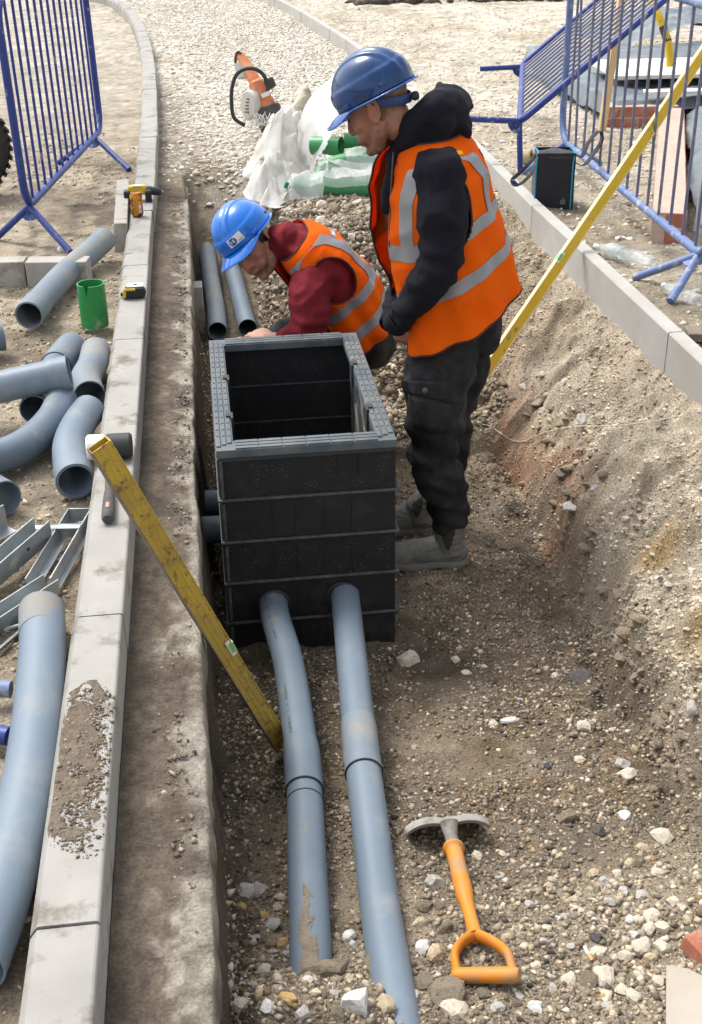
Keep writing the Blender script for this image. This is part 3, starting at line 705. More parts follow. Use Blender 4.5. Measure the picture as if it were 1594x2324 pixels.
# loose ducts on the left ground
gl = 'loose grey ducts left of the kerb'
def loose(label, pts, r=.056, m='pipe', sock=None, **k):
    root, at, L = duct('duct', label, pts, r, M[m], group=gl, **k)
    if sock:
        for (f0, f1) in sock: sleeve(root, at, f0*L, f1*L, r+.0045, M[m])
    return root
A = lambda px, py, z: tuple(atz(px, py, z))
loose('slightly bent dusty grey duct lying across the edging stones, muddy in the middle', [A(66, 716, -.045), A(95, 680, -.042), A(150, 620, -.035), A(200, 577, -.02), A(238, 542, .0)], .0575, 'pipe_dusty', sock=[(0, .14)])
loose('short end of a grey duct poking in at the left edge beside the green offcut', [A(-170, 790, -.05), A(-60, 772, -.05), A(8, 762, -.05)], .058, 'pipe')
loose('straight pale grey duct laid across the top of the bent ones', [A(-160, 915, .0), A(-40, 888, .025), A(60, 865, .05), A(158, 845, .07)], .056, 'pipe_bright', sock=[(.86, 1)])
loose('grey duct under the straight pale one, its blue-grey end pointing to the back', [A(164, 786, -.045), A(140, 815, -.045), A(105, 870, -.045), A(80, 930, -.05)], .055, 'pipe', sock=[(0, .35)])
loose('short grey swept bend against the kerb with its mouth toward the camera', [A(218, 796, -.035), A(210, 830, -.035), A(195, 862, -.035), A(204, 897, -.04)], .056, 'pipe_dusty')
loose('long grey bend curving away under the straight pale duct to the left edge', [A(140, 905, -.02), A(125, 945, -.03), A(85, 990, -.045), A(30, 1025, -.05), A(-40, 1045, -.05)], .056, 'pipe')
loose('grey bend nearest the mallet, dark open mouth toward the camera', [A(203, 930, -.03), A(178, 965, -.035), A(160, 1010, -.035), A(162, 1055, -.04), A(172, 1092, -.045)], .0565, 'pipe_bright', sock=[(.84, 1)])
loose('open grey duct mouth at the left edge above the steel brackets', [A(-90, 1075, -.05), A(-45, 1100, -.05), A(10, 1132, -.045)], .057, 'pipe')
loose('largest grey bend in the near left corner, its top end muddy', [A(95, 1385, -.035), A(97, 1470, -.038), A(84, 1650, -.045), A(52, 1850, -.05), A(0, 2040, -.05), A(-60, 2200, -.05)], .0565, 'pipe_bright')
M['pipe_end'] = mat('mud_smeared_plastic', (.145, .188, .235), (.17, .212, .255), scale=4, rough=.6, c3=(.29, .245, .18), dirt=.42, dscale=9, dsharp=.2)
_big = [o for o in bpy.data.objects if o.name.startswith('duct') and str(o.get('label', '')).startswith('largest')][0]
_e0, _e1 = Vector(A(95, 1385, -.035)), Vector(A(96.2, 1440, -.037))
part(MB().pipe([tuple(_e0 - (_e1-_e0)*.02), tuple(_e1)], .0572, .003), 'muddy_end', M['pipe_end'], _big, ang=50)

# ------------------------------------------------------------------ stone kerb offcuts
def slab(name, label, c, d, rz, m, tilt=(0, 0), cat='kerb stone', group=None):
    o = MB().box((0, 0, 0), d).build(name, m, None, bevel=.004); o.location = Vector(c); o.rotation_euler = (math.radians(tilt[0]), math.radians(tilt[1]), math.radians(rz)); return tag(o, label, cat, group)
M['kerb_loose'] = mat('grey_kerb', (.34, .325, .295), (.44, .42, .385), scale=6, rough=.9, bump=.4, bscale=80, c3=(.24, .21, .17), dirt=.32, dscale=6)
slab('edging_stone', 'grey edging stone at the left edge, outer one of the pair', (-1.05, 5.735, -.05), (.43, .10, .12), -4, M['kerb_loose'], group='edging stones laid square to the kerb')
slab('edging_stone', 'grey edging stone under the dusty bent duct, nearer the kerb', (-.685, 5.69, -.05), (.285, .10, .12), -8, M['kerb_loose'], group='edging stones laid square to the kerb')
slab('kerb_stone', 'grey kerb stone standing on edge along the kerb beside the drill', (-.432, 6.70, -.045), (.068, .98, .15), 1.5, M['kerb_loose'], tilt=(0, 4))
slab('concrete_block', 'rough pale grey block upright at the trench wall beside the rear ducts', (-.055, 6.35, -.50), (.055, .12, .30), 0, M['kerb_loose'], cat='block')

# ------------------------------------------------------------------ spirit levels
def level(label, p0, p1, wdir, wid, thk, mf, me, me2, vial_at):
    p0, p1 = Vector(p0), Vector(p1); ax = (p1-p0).normalized(); L = (p1-p0).length
    wv = Vector(wdir); wv = (wv - ax*wv.dot(ax)).normalized(); nv = ax.cross(wv)
    root = thing('spirit_level', label, 'spirit level', tuple((p0+p1)/2))
    pt = lambda s, a, b: p0 + ax*s + wv*a + nv*b
    def bar(a0, a1, b0, b1, s0, s1):
        vs = [pt(s, a, b) for s in (s0, s1) for a, b in ((a0, b0), (a1, b0), (a1, b1), (a0, b1))]
        return MB().add(vs, [(3, 2, 1, 0), (4, 5, 6, 7), (0, 1, 5, 4), (1, 2, 6, 5), (2, 3, 7, 6), (3, 0, 4, 7)])
    h, t = wid/2, thk/2; g = .004
    part(bar(-h, -h+g, -t, t, 0, L), 'edge_rail', me2 or me, root, bevel=.001); part(bar(h-g, h, -t, t, 0, L), 'edge_rail', me, root, bevel=.001)
    mb = bar(-h+g, h-g, -t*.86, -t*.86+.002, 0, L); mb2 = bar(-h+g, h-g, t*.86-.002, t*.86, 0, L); mb.add(mb2.v, mb2.f); part(mb, 'web', mf, root)
    mb = MB()
    for sg in (-1, 1):
        q = bar(-h*.32, -h*.22, min(sg*t*.86, sg*t*.95), max(sg*t*.86, sg*t*.95), 0, L); mb.add(q.v, q.f)
        q = bar(h*.22, h*.32, min(sg*t*.86, sg*t*.95), max(sg*t*.86, sg*t*.95), 0, L); mb.add(q.v, q.f)
    part(mb, 'rib', mf, root)
    for s in vial_at:
        part(bar(h*.35, h+.001, -t*.97, t*.97, s-.03, s+.03), 'vial_housing', M['white'], root, bevel=.001)
        part(bar(h*.50, h+.0025, -t*1.03, t*1.03, s-.018, s+.018), 'vial', M['vial'], root)
    return root
q0 = Vector(atz(463, 1400, -.09)); qb = Vector(atz(640, 1690, -.66)); top = q0 + (q0-qb)*1.02
level('muddy yellow spirit level leaning from the kerb down into the trench', top, qb, (1, .5, .35), .053, .028, M['yellow_dirty'], M['yellow_dirty'], M['mud'], (.78,))
q1 = Vector(atz(1294, 562, .028)); b1 = Vector(atz(1070, 890, -.5)); ax_ = (q1-b1)
_vd = Vector(RC[:, 2]); _w = ax_.cross(_vd).normalized() + _vd*(-.42)
level('clean yellow spirit level leaning over the right kerb behind the standing man', b1 - ax_*.1, q1 + ax_*1.55, tuple(_w), .050, .030, M['yellow'], M['yellow_edge'], None, (.86,))

# ------------------------------------------------------------------ crowd barriers
def rrect(L, H, rad, n=5):
    pts = []
    for cx_, cy_, a0 in ((L-rad, rad, -90), (L-rad, H-rad, 0), (rad, H-rad, 90), (rad, rad, 180)):
        for k in range(n+1):
            a = math.radians(a0 + 90*k/n); pts.append((cx_ + rad*math.cos(a), cy_ + rad*math.sin(a)))
    return pts + [pts[0]]
def barrier(label, O, U, W, L, H, nb, mf, mbar, feet, rt=.021, rb=.0078, rad=.11, bent=None):
    """O bottom-rail start, U along the rail, W up the bars; feet: list of (u, [leg end points], plate up sign)"""
    O, U, W = Vector(O), Vector(U).normalized(), Vector(W).normalized()
    root = thing('crowd_barrier', label, 'barrier', tuple(O), 'blue crowd barriers'); P = lambda a, b: O + U*a + W*b
    part(MB().tube([P(a, b) for a, b in rrect(L, H, rad)], rt, 12, cap=False), 'frame_tube', mf, root)
    for k in range(nb):
        a = L*(k+1)/(nb+1); pts = [P(a, .0), P(a, H)]
        if bent and k == bent[0]: pts = [P(a, 0), P(a + bent[1]*.4, H*.45), P(a + bent[1], H)]
        part(MB().tube(pts, rb, 8), 'bar', mbar, root)
    for u, ends in feet:
        base = P(u, -.005)
        fo = part(MB().tube([P(u, .0), P(u, -.045)], .021, 10), 'foot', mf, root)
        d0, d1 = (Vector(ends[0]) - base), (Vector(ends[-1]) - base)
        for e in ends: part(MB().tube([base, e], .018, 12), 'leg', mf, fo)
        a_, b_ = d0.normalized(), d1.normalized(); nn = a_.cross(b_).normalized(); mb = MB(); rp = .075; pts = []
        for k in range(9):
            t = k/8; d = (a_*(1-t) + b_*t).normalized(); pts.append(base + d*rp)
        vs = [base + nn*.004] + [q + nn*.004 for q in pts] + [base - nn*.004] + [q - nn*.004 for q in pts]; m_ = len(pts)+1
        fs = [(0, k+1, k+2) for k in range(m_-2)] + [(m_, m_+k+2, m_+k+1) for k in range(m_-2)] + [(k+1, m_+k+1, m_+k+2, k+2) for k in range(m_-2)]
        part(mb.add(vs, fs), 'gusset', mf, fo)
    return root
gz = lambda x, y: zat(x, y) + .012
U1 = Vector((.25, 1.97, 0)).normalized()
barrier('upright blue crowd barrier on the dirt left of the kerb near the drill', (-.895, 6.42, .075), (.25, 1.97, 0), (-.012, 0, 1), 2.1, 1.0, 13, M['blue'], M['blue'],
        [(.06, [(-.68, 6.22, gz(-.68, 6.22)), (-1.10, 6.60, gz(-1.1, 6.6))]), (1.86, [(-.44, 7.95, gz(-.44, 7.95)), (-.92, 8.35, gz(-.92, 8.35))])], rad=.13)
barrier('upright blue crowd barrier right of the kerb by the lunch bag, one bar bent', (2.235, 7.50, .10), (-.10, -2.62, .0), (.0, 0, 1), 2.64, .98, 14, M['bluefade'], M['bluegrey'],
        [(.12, [(1.95, 7.3, gz(1.95, 7.3)), (2.5, 7.5, gz(2.5, 7.5))]), (2.52, [(1.92, 5.16, gz(1.92, 5.16)), (1.95, 4.78, gz(1.95, 4.78))])], rad=.16, bent=(1, -.13))
barrier('blue crowd barrier tipped over on the gravel behind the upright one', (1.95, 7.43, .22), (.49, 1.87, .06), (.80, .05, .62), 1.95, 1.25, 13, M['blue'], M['bluegrey'],
        [(.04, [(1.63, 7.43, .25), (1.965, 7.42, gz(1.965, 7.42)-.01)]), (1.86, [(2.10, 9.22, .27), (2.43, 9.22, gz(2.43, 9.22))])], rad=.07, rt=.021)
# two tube ends of another barrier lying by the near left bend
root = thing('crowd_barrier', 'ends of a blue barrier lying flat under the largest bend at the left edge', 'barrier', (-.7, 2.4, -.06), 'blue crowd barriers')
part(MB().tube([(-1.5, 2.52, -.04), (-.8, 2.43, -.05), (-.52, 2.385, -.06)], .02, 12), 'leg', M['bluefade'], root)
part(MB().tube([(-1.5, 2.60, -.06), (-.8, 2.33, -.06), (-.505, 2.215, -.065)], .022, 12), 'leg', M['blue'], root)
part(MB().tube([(-1.48, 2.40, -.05), (-1.5, 2.75, -.05)], .02, 12), 'frame_tube', M['blue'], root)

# ------------------------------------------------------------------ small things on and by the kerb
o = thing('drill', 'cordless drill with a black chuck and yellow body lying behind the orange can', 'drill', (-.33, 6.8, .0))
part(MB().box((-.345, 6.80, .058), (.11, .055, .05), taper=.85), 'body', M['yellow'], o, bevel=.008)
part(MB().box((-.345, 6.78, .085), (.045, .03, .004)), 'label_plate', M['white'], o)
part(MB().lathe([(.022, 0), (.026, .01), (.026, .03), (.022, .036), (.022, .07), (.015, .085), (.006, .09)], 16, (1, 0, -.12), (-.30, 6.80, .052)), 'chuck', M['ring'], o)
part(MB().lathe([(.011, 0), (.011, .012), (.005, .02)], 12, (1, 0, -.12), (-.222, 6.80, .042)), 'bit_holder', M['steel'], o)
for xx in (-.40, -.285): part(MB().box((xx, 6.77, .025), (.035, .05, .075)), 'grip' if xx < -.3 else 'battery', M['ring'], o, bevel=.006)
for k in range(4): part(MB().box((-.40, 6.742, .05-.016*k), (.028, .004, .006)), 'rib', M['black'], o); part(MB().box((-.285, 6.742, .05-.016*k), (.028, .004, .006)), 'rib', M['black'], o)
o = thing('drink_can', 'orange drinks can standing on the left kerb', 'can', (-.338, 6.46, .001))
M['can'] = mat('orange_print', (.55, .19, .015), (.62, .30, .03), scale=22, rough=.28, metal=.35, c3=(.16, .04, .012), dirt=.42, dscale=24, dsharp=.03)
part(MB().lathe([(.024, .0), (.028, .004), (.0325, .012), (.0325, .105), (.027, .118), (.0265, .121), (.024, .119)], 24, (0, 0, 1), (-.338, 6.46, .001)), 'can_body', M['can'], o)
part(MB().lathe([(.0245, .117), (.0265, .122), (.0272, .1225), (.0245, .1226)], 24, (0, 0, 1), (-.338, 6.46, .001), cap=False), 'rim', M['steel'], o)
part(MB().lathe([(.024, .1175), (.001, .1176)], 24, (0, 0, 1), (-.338, 6.46, .001)), 'lid', M['yellow'], o)
def can_patch(a0, a1, z0, z1): return MB().grid(lambda u, v: (-.338 + .0331*math.cos(math.radians(a0+(a1-a0)*u)), 6.46 + .0331*math.sin(math.radians(a0+(a1-a0)*u)), z0+(z1-z0)*v), 6, 1)
part(can_patch(-70, -42, .022, .062), 'barcode_panel', M['white'], o)
for k in range(5): part(can_patch(-67+5*k, -65+5*k, .026, .05), 'barcode_bar', M['ink'], o)
part(can_patch(-62, -54, .064, .082), 'logo', M['white'], o)
for zz in (.03, .055, .08): part(can_patch(-132, -118, zz, zz+.017), 'logo', M['ink'], o)
part(can_patch(-84, -76, .012, .105), 'stripe', mat('can_stripe', (.62, .33, .05), rough=.3, metal=.3), o)
o = thing('tape_measure', 'black and yellow tape measure on the left kerb', 'tape measure', (-.31, 5.1, .0))
part(MB().prism([(-.05, 0), (.038, 0), (.048, .012), (.048, .03), (.036, .044), (-.036, .046), (-.046, .034)], 5.065, 5.11, lambda x, y, z: (-.31+x, y, .001+z)), 'case', M['black'], o, bevel=.005)
part(MB().prism([(-.052, .004), (-.038, .002), (-.03, .045), (-.044, .040)], 5.064, 5.125, lambda x, y, z: (-.31+x, y, .001+z)), 'side_grip', M['yellow'], o, bevel=.002)
part(MB().box((-.305, 5.10, .049), (.07, .05, .005)), 'face_plate', M['white'], o, bevel=.002)
part(MB().box((-.305, 5.10, .0525), (.014, .012, .002)), 'emblem', M['ring'], o)
part(MB().box((-.33, 5.065, .041), (.05, .008, .008)), 'trim', M['yellow'], o)
part(MB().box((-.364, 5.10, .012), (.012, .018, .012)), 'hook', M['ring'], o)
o = thing('mallet', 'mallet with one white and one black face under the muddy level', 'mallet', (-.33, 3.45, .0))
hd = lambda a, b: MB().lathe([(.034, a), (.0395, a+.006), (.0395, b-.006), (.034, b)], 24, (1, -.02, 0), (-.335, 3.487, .041))
part(hd(-.070, -.012), 'white_face', M['white'], o); part(hd(-.011, .068), 'black_face', M['ring'], o)
M['handle'] = mat('worn_grip', (.05, .05, .05), (.10, .095, .09), scale=18, rough=.8, bump=.2)
part(MB().tube([(-.335, 3.46, .035), (-.326, 3.22, .018), (-.324, 3.16, .018)], [.013, .013, .013], 12), 'shaft', M['handle'], o)
part(MB().tube([(-.325, 3.21, .020), (-.323, 3.10, .0185), (-.322, 3.055, .0185), (-.322, 3.045, .0185)], [.0155, .0185, .018, .014], 14), 'grip', M['handle'], o)
part(MB().box((-.3235, 3.10, .0375), (.010, .03, .002)), 'label_patch', mat('pink_patch', (.42, .26, .21), rough=.7), o)
o = thing('pipe_offcut', 'short green pipe offcut standing upright with a notch in its rim', 'pipe offcut', (-.487, 5.06, -.10))
def cupf(r):
    def f(u, v):
        a = 2*PI*u - PI/2; h = .185*v
        d = abs(((a + PI/2 + .30 + PI) % (2*PI)) - PI)
        if d < .16: h = min(h, .185 - .05*(1 - d/.16))
        return (-.487 + r*math.cos(a), 5.06 + r*math.sin(a), -.105 + h)
    return f
g = MB().grid(cupf(.058), 60, 8); g.grid(cupf(.0525), 60, 8)
nn = 61*9
for k in range(60): g.f.append((8*61+k, 8*61+k+1, nn+8*61+k+1, nn+8*61+k))
part(g, 'pipe_wall', M['green'], o, ang=60)

# ------------------------------------------------------------------ galvanised brackets
def lbar(mb, p0, p1, up, side, hw, hh, t=.004):
    """U channel from p0 to p1: floor plate and two upstands"""
    p0, p1, up, side = Vector(p0), Vector(p1), Vector(up).normalized(), Vector(side).normalized()
    def slab_(a0, a1, b0, b1):
        vs = [p + side*a + up*b for p in (p0, p1) for a, b in ((a0, b0), (a1, b0), (a1, b1), (a0, b1))]
        mb.add(vs, [(3, 2, 1, 0), (4, 5, 6, 7), (0, 1, 5, 4), (1, 2, 6, 5), (2, 3, 7, 6), (3, 0, 4, 7)])
    return slab_
root = thing('steel_bracket', 'galvanised open box bracket of upright plates beside the kerb', 'bracket', (-.48, 2.95, -.08))
z0 = -.085; ax_ = Vector((.085, .40, 0)).normalized(); sd = Vector((1, -.12, 0)).normalized(); p0 = Vector((-.538, 2.86, z0)); p1 = p0 + ax_*.40
def blade(name, a, s0, s1, b0, b1, t=.004, m='galv', par=None):
    mb = MB(); vs = [p0 + ax_*s_ + sd*(a+d) + Vector((0, 0, b)) for s_ in (s0, s1) for d, b in ((0, b0), (t, b0), (t, b1), (0, b1))]
    mb.add(vs, [(3, 2, 1, 0), (4, 5, 6, 7), (0, 1, 5, 4), (1, 2, 6, 5), (2, 3, 7, 6), (3, 0, 4, 7)]); return part(mb, name, M[m], par or root, bevel=.0008)
blade('side_plate', 0, 0, .40, .0, .042); blade('side_plate', .066, 0, .40, .0, .042)
blade('floor_plate', -.005, -.01, .012, -.003, .001, t=.09); blade('floor_plate', .004, .012, .40, -.003, .001, t=.022); blade('floor_plate', .070, .0, .40, -.003, .001, t=.015)
blade('end_plate', .004, .396, .40, 0, .042, t=.062); blade('cross_strap', -.10, .27, .292, .0425, .0455, t=.17); blade('end_plate', .004, .30, .304, 0, .042, t=.062)
def slat(label, pts, w, h, kind='angle'):
    r_ = thing('steel_bracket', label, 'bracket', pts[0]); a, b = Vector(pts[0]), Vector(pts[1]); ax = (b-a).normalized(); s_ = ax.cross(Vector((0, 0, 1))).normalized()
    def pl_(name, a0, a1, b0, b1, m='galv'):
        vs = [p + s_*x + Vector((0, 0, z)) for p in (a, b) for x, z in ((a0, b0), (a1, b0), (a1, b1), (a0, b1))]
        return part(MB().add(vs, [(3, 2, 1, 0), (4, 5, 6, 7), (0, 1, 5, 4), (1, 2, 6, 5), (2, 3, 7, 6), (3, 0, 4, 7)]), name, M[m], r_, bevel=.0008)
    pl_('upstand', -.002, .002, 0, h); pl_('flange', .002, w, 0, .004)
    if kind == 'channel': pl_('upstand', w, w+.004, 0, h)
    for k in (.25, .55, .8):
        q = a + (b-a)*k + Vector((0, 0, h*.55)); part(MB().lathe([(.006, 0), (.006, .0012)], 10, tuple(s_), tuple(q + s_*(w+.0038 if kind == 'channel' else .0015))), 'bolt_hole', M['ring'], r_)
slat('galvanised angle with bolt holes, longest of the loose steel pieces', [(-.80, 2.62, -.075), (-.535, 3.12, -.06)], .05, .062, 'channel')
slat('galvanised channel lying behind the angle at the left edge', [(-.92, 2.88, -.075), (-.625, 3.19, -.06)], .045, .075, 'angle')
slat('bright galvanised channel farthest left of the steel pieces', [(-1.0, 2.95, -.075), (-.665, 3.25, -.06)], .055, .05, 'channel')
slat('dull grey steel channel under the open bracket', [(-.85, 2.42, -.09), (-.49, 2.88, -.09)], .05, .045, 'channel')
tag(MB().tube([(-.60, 2.56, -.088), (-.53, 2.68, -.088), (-.50, 2.74, -.085)], .006, 8).build('steel_rod', M['galv']), 'thin grey steel rod end beside the largest bend', 'rod')
tag(MB().tube([(-.60, 2.68, -.09), (-.51, 2.71, -.085)], .006, 8).build('steel_rod', M['galv']), 'thin grey steel rod lying square to the other under the brackets', 'rod')

# ------------------------------------------------------------------ wheel at the left edge
o = thing('wheel', 'dark rubber wheel at the left edge behind the barrier', 'wheel', (-1.40, 7.55, .18)); ax_ = (.25, -.97, 0)
part(MB().lathe([(.15, -.09), (.25, -.10), (.285, -.075), (.30, -.03), (.30, .03), (.285, .075), (.25, .10), (.15, .09)], 40, ax_, (-1.40, 7.55, .185), cap=False), 'tyre', M['rubber'], o)
part(MB().lathe([(.15, -.05), (.14, .02), (.05, .03), (.05, .06), (.0, .06)], 28, ax_, (-1.40, 7.55, .185)), 'rim', M['steel'], o)
A_ = Vector(ax_).normalized(); B_ = A_.orthogonal().normalized(); C_ = A_.cross(B_)
for k in range(36):
    a = 2*PI*k/36; rd = B_*math.cos(a) + C_*math.sin(a); tg = A_.cross(rd); c = Vector((-1.40, 7.55, .185)) + rd*.300
    R_ = Matrix((rd, tg, A_)).transposed(); part(MB().box(tuple(c + A_*.04), (.014, .022, .10), rot=R_), 'tread_block', M['rubber'], o)
# ------------------------------------------------------------------ shovel in the trench
def G(px, py, h=0.0):
    p = ground_at(px, py); return np.array(atz(px, py, p[2] + h))
M['orange'] = mat('orange_plastic', (.60, .20, .016), (.66, .25, .03), scale=6, rough=.5, c3=(.36, .23, .12), dirt=.36, dscale=9, dsharp=.08)
M['blade'] = mat('dusty_steel', (.23, .22, .20), (.36, .34, .30), scale=9, rough=.7, bump=.15, c3=(.12, .11, .10), dirt=.35, dscale=8)
sh = thing('shovel', 'shovel with orange shaft and D grip, grey blade dug into the trench floor', 'shovel', tuple(G(1060, 2050)))
c0 = Vector(G(1018, 1872, .075)); cw = Vector(G(1110, 1868, .055)) - Vector(G(922, 1878, .055)); cw.z = 0; hw = cw.length/2; rx = cw.normalized(); fw = Vector((0, 0, 1)).cross(rx)
def bladef(u, v):
    a = 2*u-1; w_ = abs(a); arch = .012*math.sin(PI*min(1, w_))**.8 - .016*w_**4
    if v < .3: d = -.006 + .022*(v/.3 if False else 1-v/.3); z = arch + .002
    else:
        q = (v-.3)/.7; d = -.006 + .16*q**.8; z = arch*(1-.4*q) - .004 - .13*q
    return c0 + rx*(a*hw*(1-.12*max(0, v-.3))) + fw*(d + .03*(1-w_**2)*max(0, v-.3)) + Vector((0, 0, z))
o = part(MB().grid(bladef, 36, 16), 'blade', M['blade'], sh, ang=50); sm = o.modifiers.new('thickness', 'SOLIDIFY'); sm.thickness = .004
h0 = Vector(G(1030, 1926, .055)); h1 = Vector(G(1056, 2035, .045)); h2 = Vector(G(1078, 2118, .035))
part(MB().tube([c0 + fw*.0 + Vector((0, 0, .01)), c0*.5 + h0*.5 + Vector((0, 0, .004)), h0], [.024, .017, .0165], 14), 'socket', M['blade'], sh)
dr = (h1-h0).normalized()
part(MB().lathe([(.019, -.006), (.0275, -.004), (.0285, .004), (.022, .01), (.0205, .02)], 20, tuple(dr), tuple(h0)), 'collar', M['orange'], sh)
part(MB().tube([h0, mixv(h0, h1, .35), mixv(h0, h1, .8), h1, mixv(h1, h2, .2), mixv(h1, h2, .6), h2, h2 + (h2-h1).normalized()*.012], [.0215, .021, .0225, .0205, .0165, .0155, .0165, .019], 16), 'shaft', M['orange'], sh)
ga, gb = Vector(G(1040, 2214, .035)), Vector(G(1167, 2213, .038)); gc = (ga+gb)/2; gx_ = (gb-ga).normalized()
part(MB().tube([ga - gx_*.012, ga - gx_*.006, ga, gb, gb + gx_*.006, gb + gx_*.012], [.012, .0165, .0175, .0175, .0165, .012], 16), 'grip', M['orange'], sh)
for e in (ga, gb):
    sgn = -1 if e is ga else 1
    pts = smooth_path([tuple(h2 + (h2-h1).normalized()*.004), tuple(mixv(h2, e, .22) + gx_*sgn*.022), tuple(mixv(h2, e, .55) + gx_*sgn*.026 + Vector((0, 0, .006))), tuple(mixv(h2, e, .82) + gx_*sgn*.012), tuple(e)], 5)
    part(MB().tube([tuple(p) for p in pts], [(.017, .010)]*len(pts), 12, up=(0, 0, 1)), 'yoke', M['orange'], sh)

# ------------------------------------------------------------------ stones one can pick out
def rock_mesh(name, seed, m, cuts=11):
    r_ = np.random.default_rng(seed); v = ICO2[0].copy()*np.array([1, r_.uniform(.7, .95), r_.uniform(.55, .8)])
    for _ in range(cuts):
        nn = r_.normal(size=3); nn /= np.linalg.norm(nn); dd = r_.uniform(.42, .72); v -= np.outer(np.maximum(0, v @ nn - dd), nn)
    v += r_.normal(0, .025, v.shape); v /= np.abs(v).max()
    me = bpy.data.meshes.new(name); me.from_pydata(v.tolist(), [], ICO2[1].tolist()); me.update(); me.materials.append(m); return me
ROCK = {
 'pale': mat('pale_stone', (.52, .465, .365), (.60, .55, .46), scale=3, rough=.9, bump=.5, bscale=9, c3=(.38, .30, .19), dirt=.3, dscale=3),
 'buff': mat('buff_stone', (.46, .37, .24), (.55, .47, .34), scale=3, rough=.9, bump=.5, bscale=9, c3=(.30, .22, .13), dirt=.35, dscale=3),
 'grey': mat('grey_stone', (.33, .31, .285), (.44, .42, .39), scale=3, rough=.85, bump=.4, bscale=9, c3=(.55, .53, .49), dirt=.25, dscale=4),
 'clod': mat('clod', (.27, .22, .16), (.36, .30, .225), scale=4, rough=1.0, bump=1.0, bscale=10, c3=(.19, .15, .105), dirt=.4, dscale=4),
 'ochre': mat('ochre_stone', (.48, .30, .10), (.52, .38, .19), scale=3, rough=.9, bump=.5, bscale=9, c3=(.3, .2, .1), dirt=.3, dscale=4),
 'dark': mat('dark_stone', (.05, .05, .052), (.09, .085, .08), scale=3, rough=.7, bump=.4, bscale=9, c3=(.14, .09, .06), dirt=.3, dscale=3),
 'white': mat('white_flint', (.52, .51, .485), (.60, .59, .56), scale=3, rough=.7, bump=.3, bscale=9, c3=(.40, .39, .37), dirt=.3, dscale=4),
}
RM = {k: [rock_mesh('stone', 31*i + j*7 + 3, m) for j in range(5)] for i, (k, m) in enumerate(ROCK.items())}
stone_r = random.Random(11)
def stone(px, py, rad_px, kind, flat=1.0, label=None, elong=1.0, rot=None, sink=.32):
    p = ground_at(px, py); dep = float(RC[:, 2] @ (p - CP)); r = rad_px*dep/FPX
    o = bpy.data.objects.new('stone', stone_r.choice(RM[kind])); COL.objects.link(o)
    o.scale = (r*elong, r, r*flat); o.rotation_euler = (stone_r.uniform(-.4, .4), stone_r.uniform(-.4, .4), stone_r.uniform(0, 6.3) if rot is None else rot)
    o.location = Vector((p[0], p[1], p[2] + r*flat*(.62 - sink)))
    if label: tag(o, label, 'stone')
    else: o.parent = ground
    return o
for a in [(928, 1503, 28, 'pale', .9, 'pale lumpy stone alone on the damp floor right of the chamber'),
          (1325, 1650, 19, 'pale', .8, 'pale squarish stone on the trench floor, upper of two in line'),
          (1319, 1726, 17, 'pale', .8, 'pale rounded stone on the trench floor, lower of two in line'),
          (1425, 1762, 28, 'pale', .7, 'wide pale stone at the foot of the cut bank'),
          (1412, 1738, 22, 'grey', .7, 'grey stone resting behind the wide pale one at the bank foot'),
          (1318, 1538, 30, 'dark', .35, 'flat dark brown stone at the bank foot'),
          (1120, 1650, 13, 'pale', .9, 'small pale stone beside the crumpled white foil'),
          (1414, 1856, 19, 'white', .9, 'white flint with a rusty side low on the right bank'),
          (1286, 1864, 30, 'clod', .8, 'round earthy clod right of the shovel blade'),
          (1298, 1152, 24, 'white', .5, 'sharp white triangular stone on the bank right of the boots'),
          (1320, 956, 22, 'grey', .8, 'blue-grey flint lodged halfway up the bank'),
          (992, 2168, 30, 'buff', .9, 'angular buff stone right of the right duct beside the shovel grip'),
          (962, 2155, 21, 'white', .9, 'round whitish stone between the right duct and the buff stone'),
          (1030, 2300, 36, 'pale', .8, 'big pale boulder at the bottom edge below the shovel grip'),
          (815, 2285, 40, 'white', .8, 'white angular flint in the rubble between the ducts'),
          (868, 2290, 34, 'buff', .9, 'brown buff stone against the right duct at the bottom'),
          (652, 2272, 26, 'ochre', .8, 'orange ochre stone in the near rubble left of the ducts\' ends'),
          (617, 2105, 28, 'grey', .9, 'upright grey stone left of the muddy duct'),
          (1372, 2222, 30, 'pale', .6, 'long pale stone in the near right stones'),
          (736, 2210, 58, 'clod', .55, 'crumbly earth clod heaped on the left duct\'s end'),
          (850, 2195, 36, 'clod', .55, 'smaller earth clod against the right duct'),
          (1010, 2265, 52, 'clod', .6, 'brown earth clod just under the shovel grip'),
          (760, 480, 20, 'clod', .9, 'large brown clod on the spoil heap behind the helmet'),
          (815, 465, 17, 'pale', .8, 'whitish stone on the spoil in front of the wrapped green ducts'),
          (552, 775, 18, 'grey', .9, 'grey stone between the two rear ducts')]:
    stone(a[0], a[1], a[2], a[3], a[4], a[5])
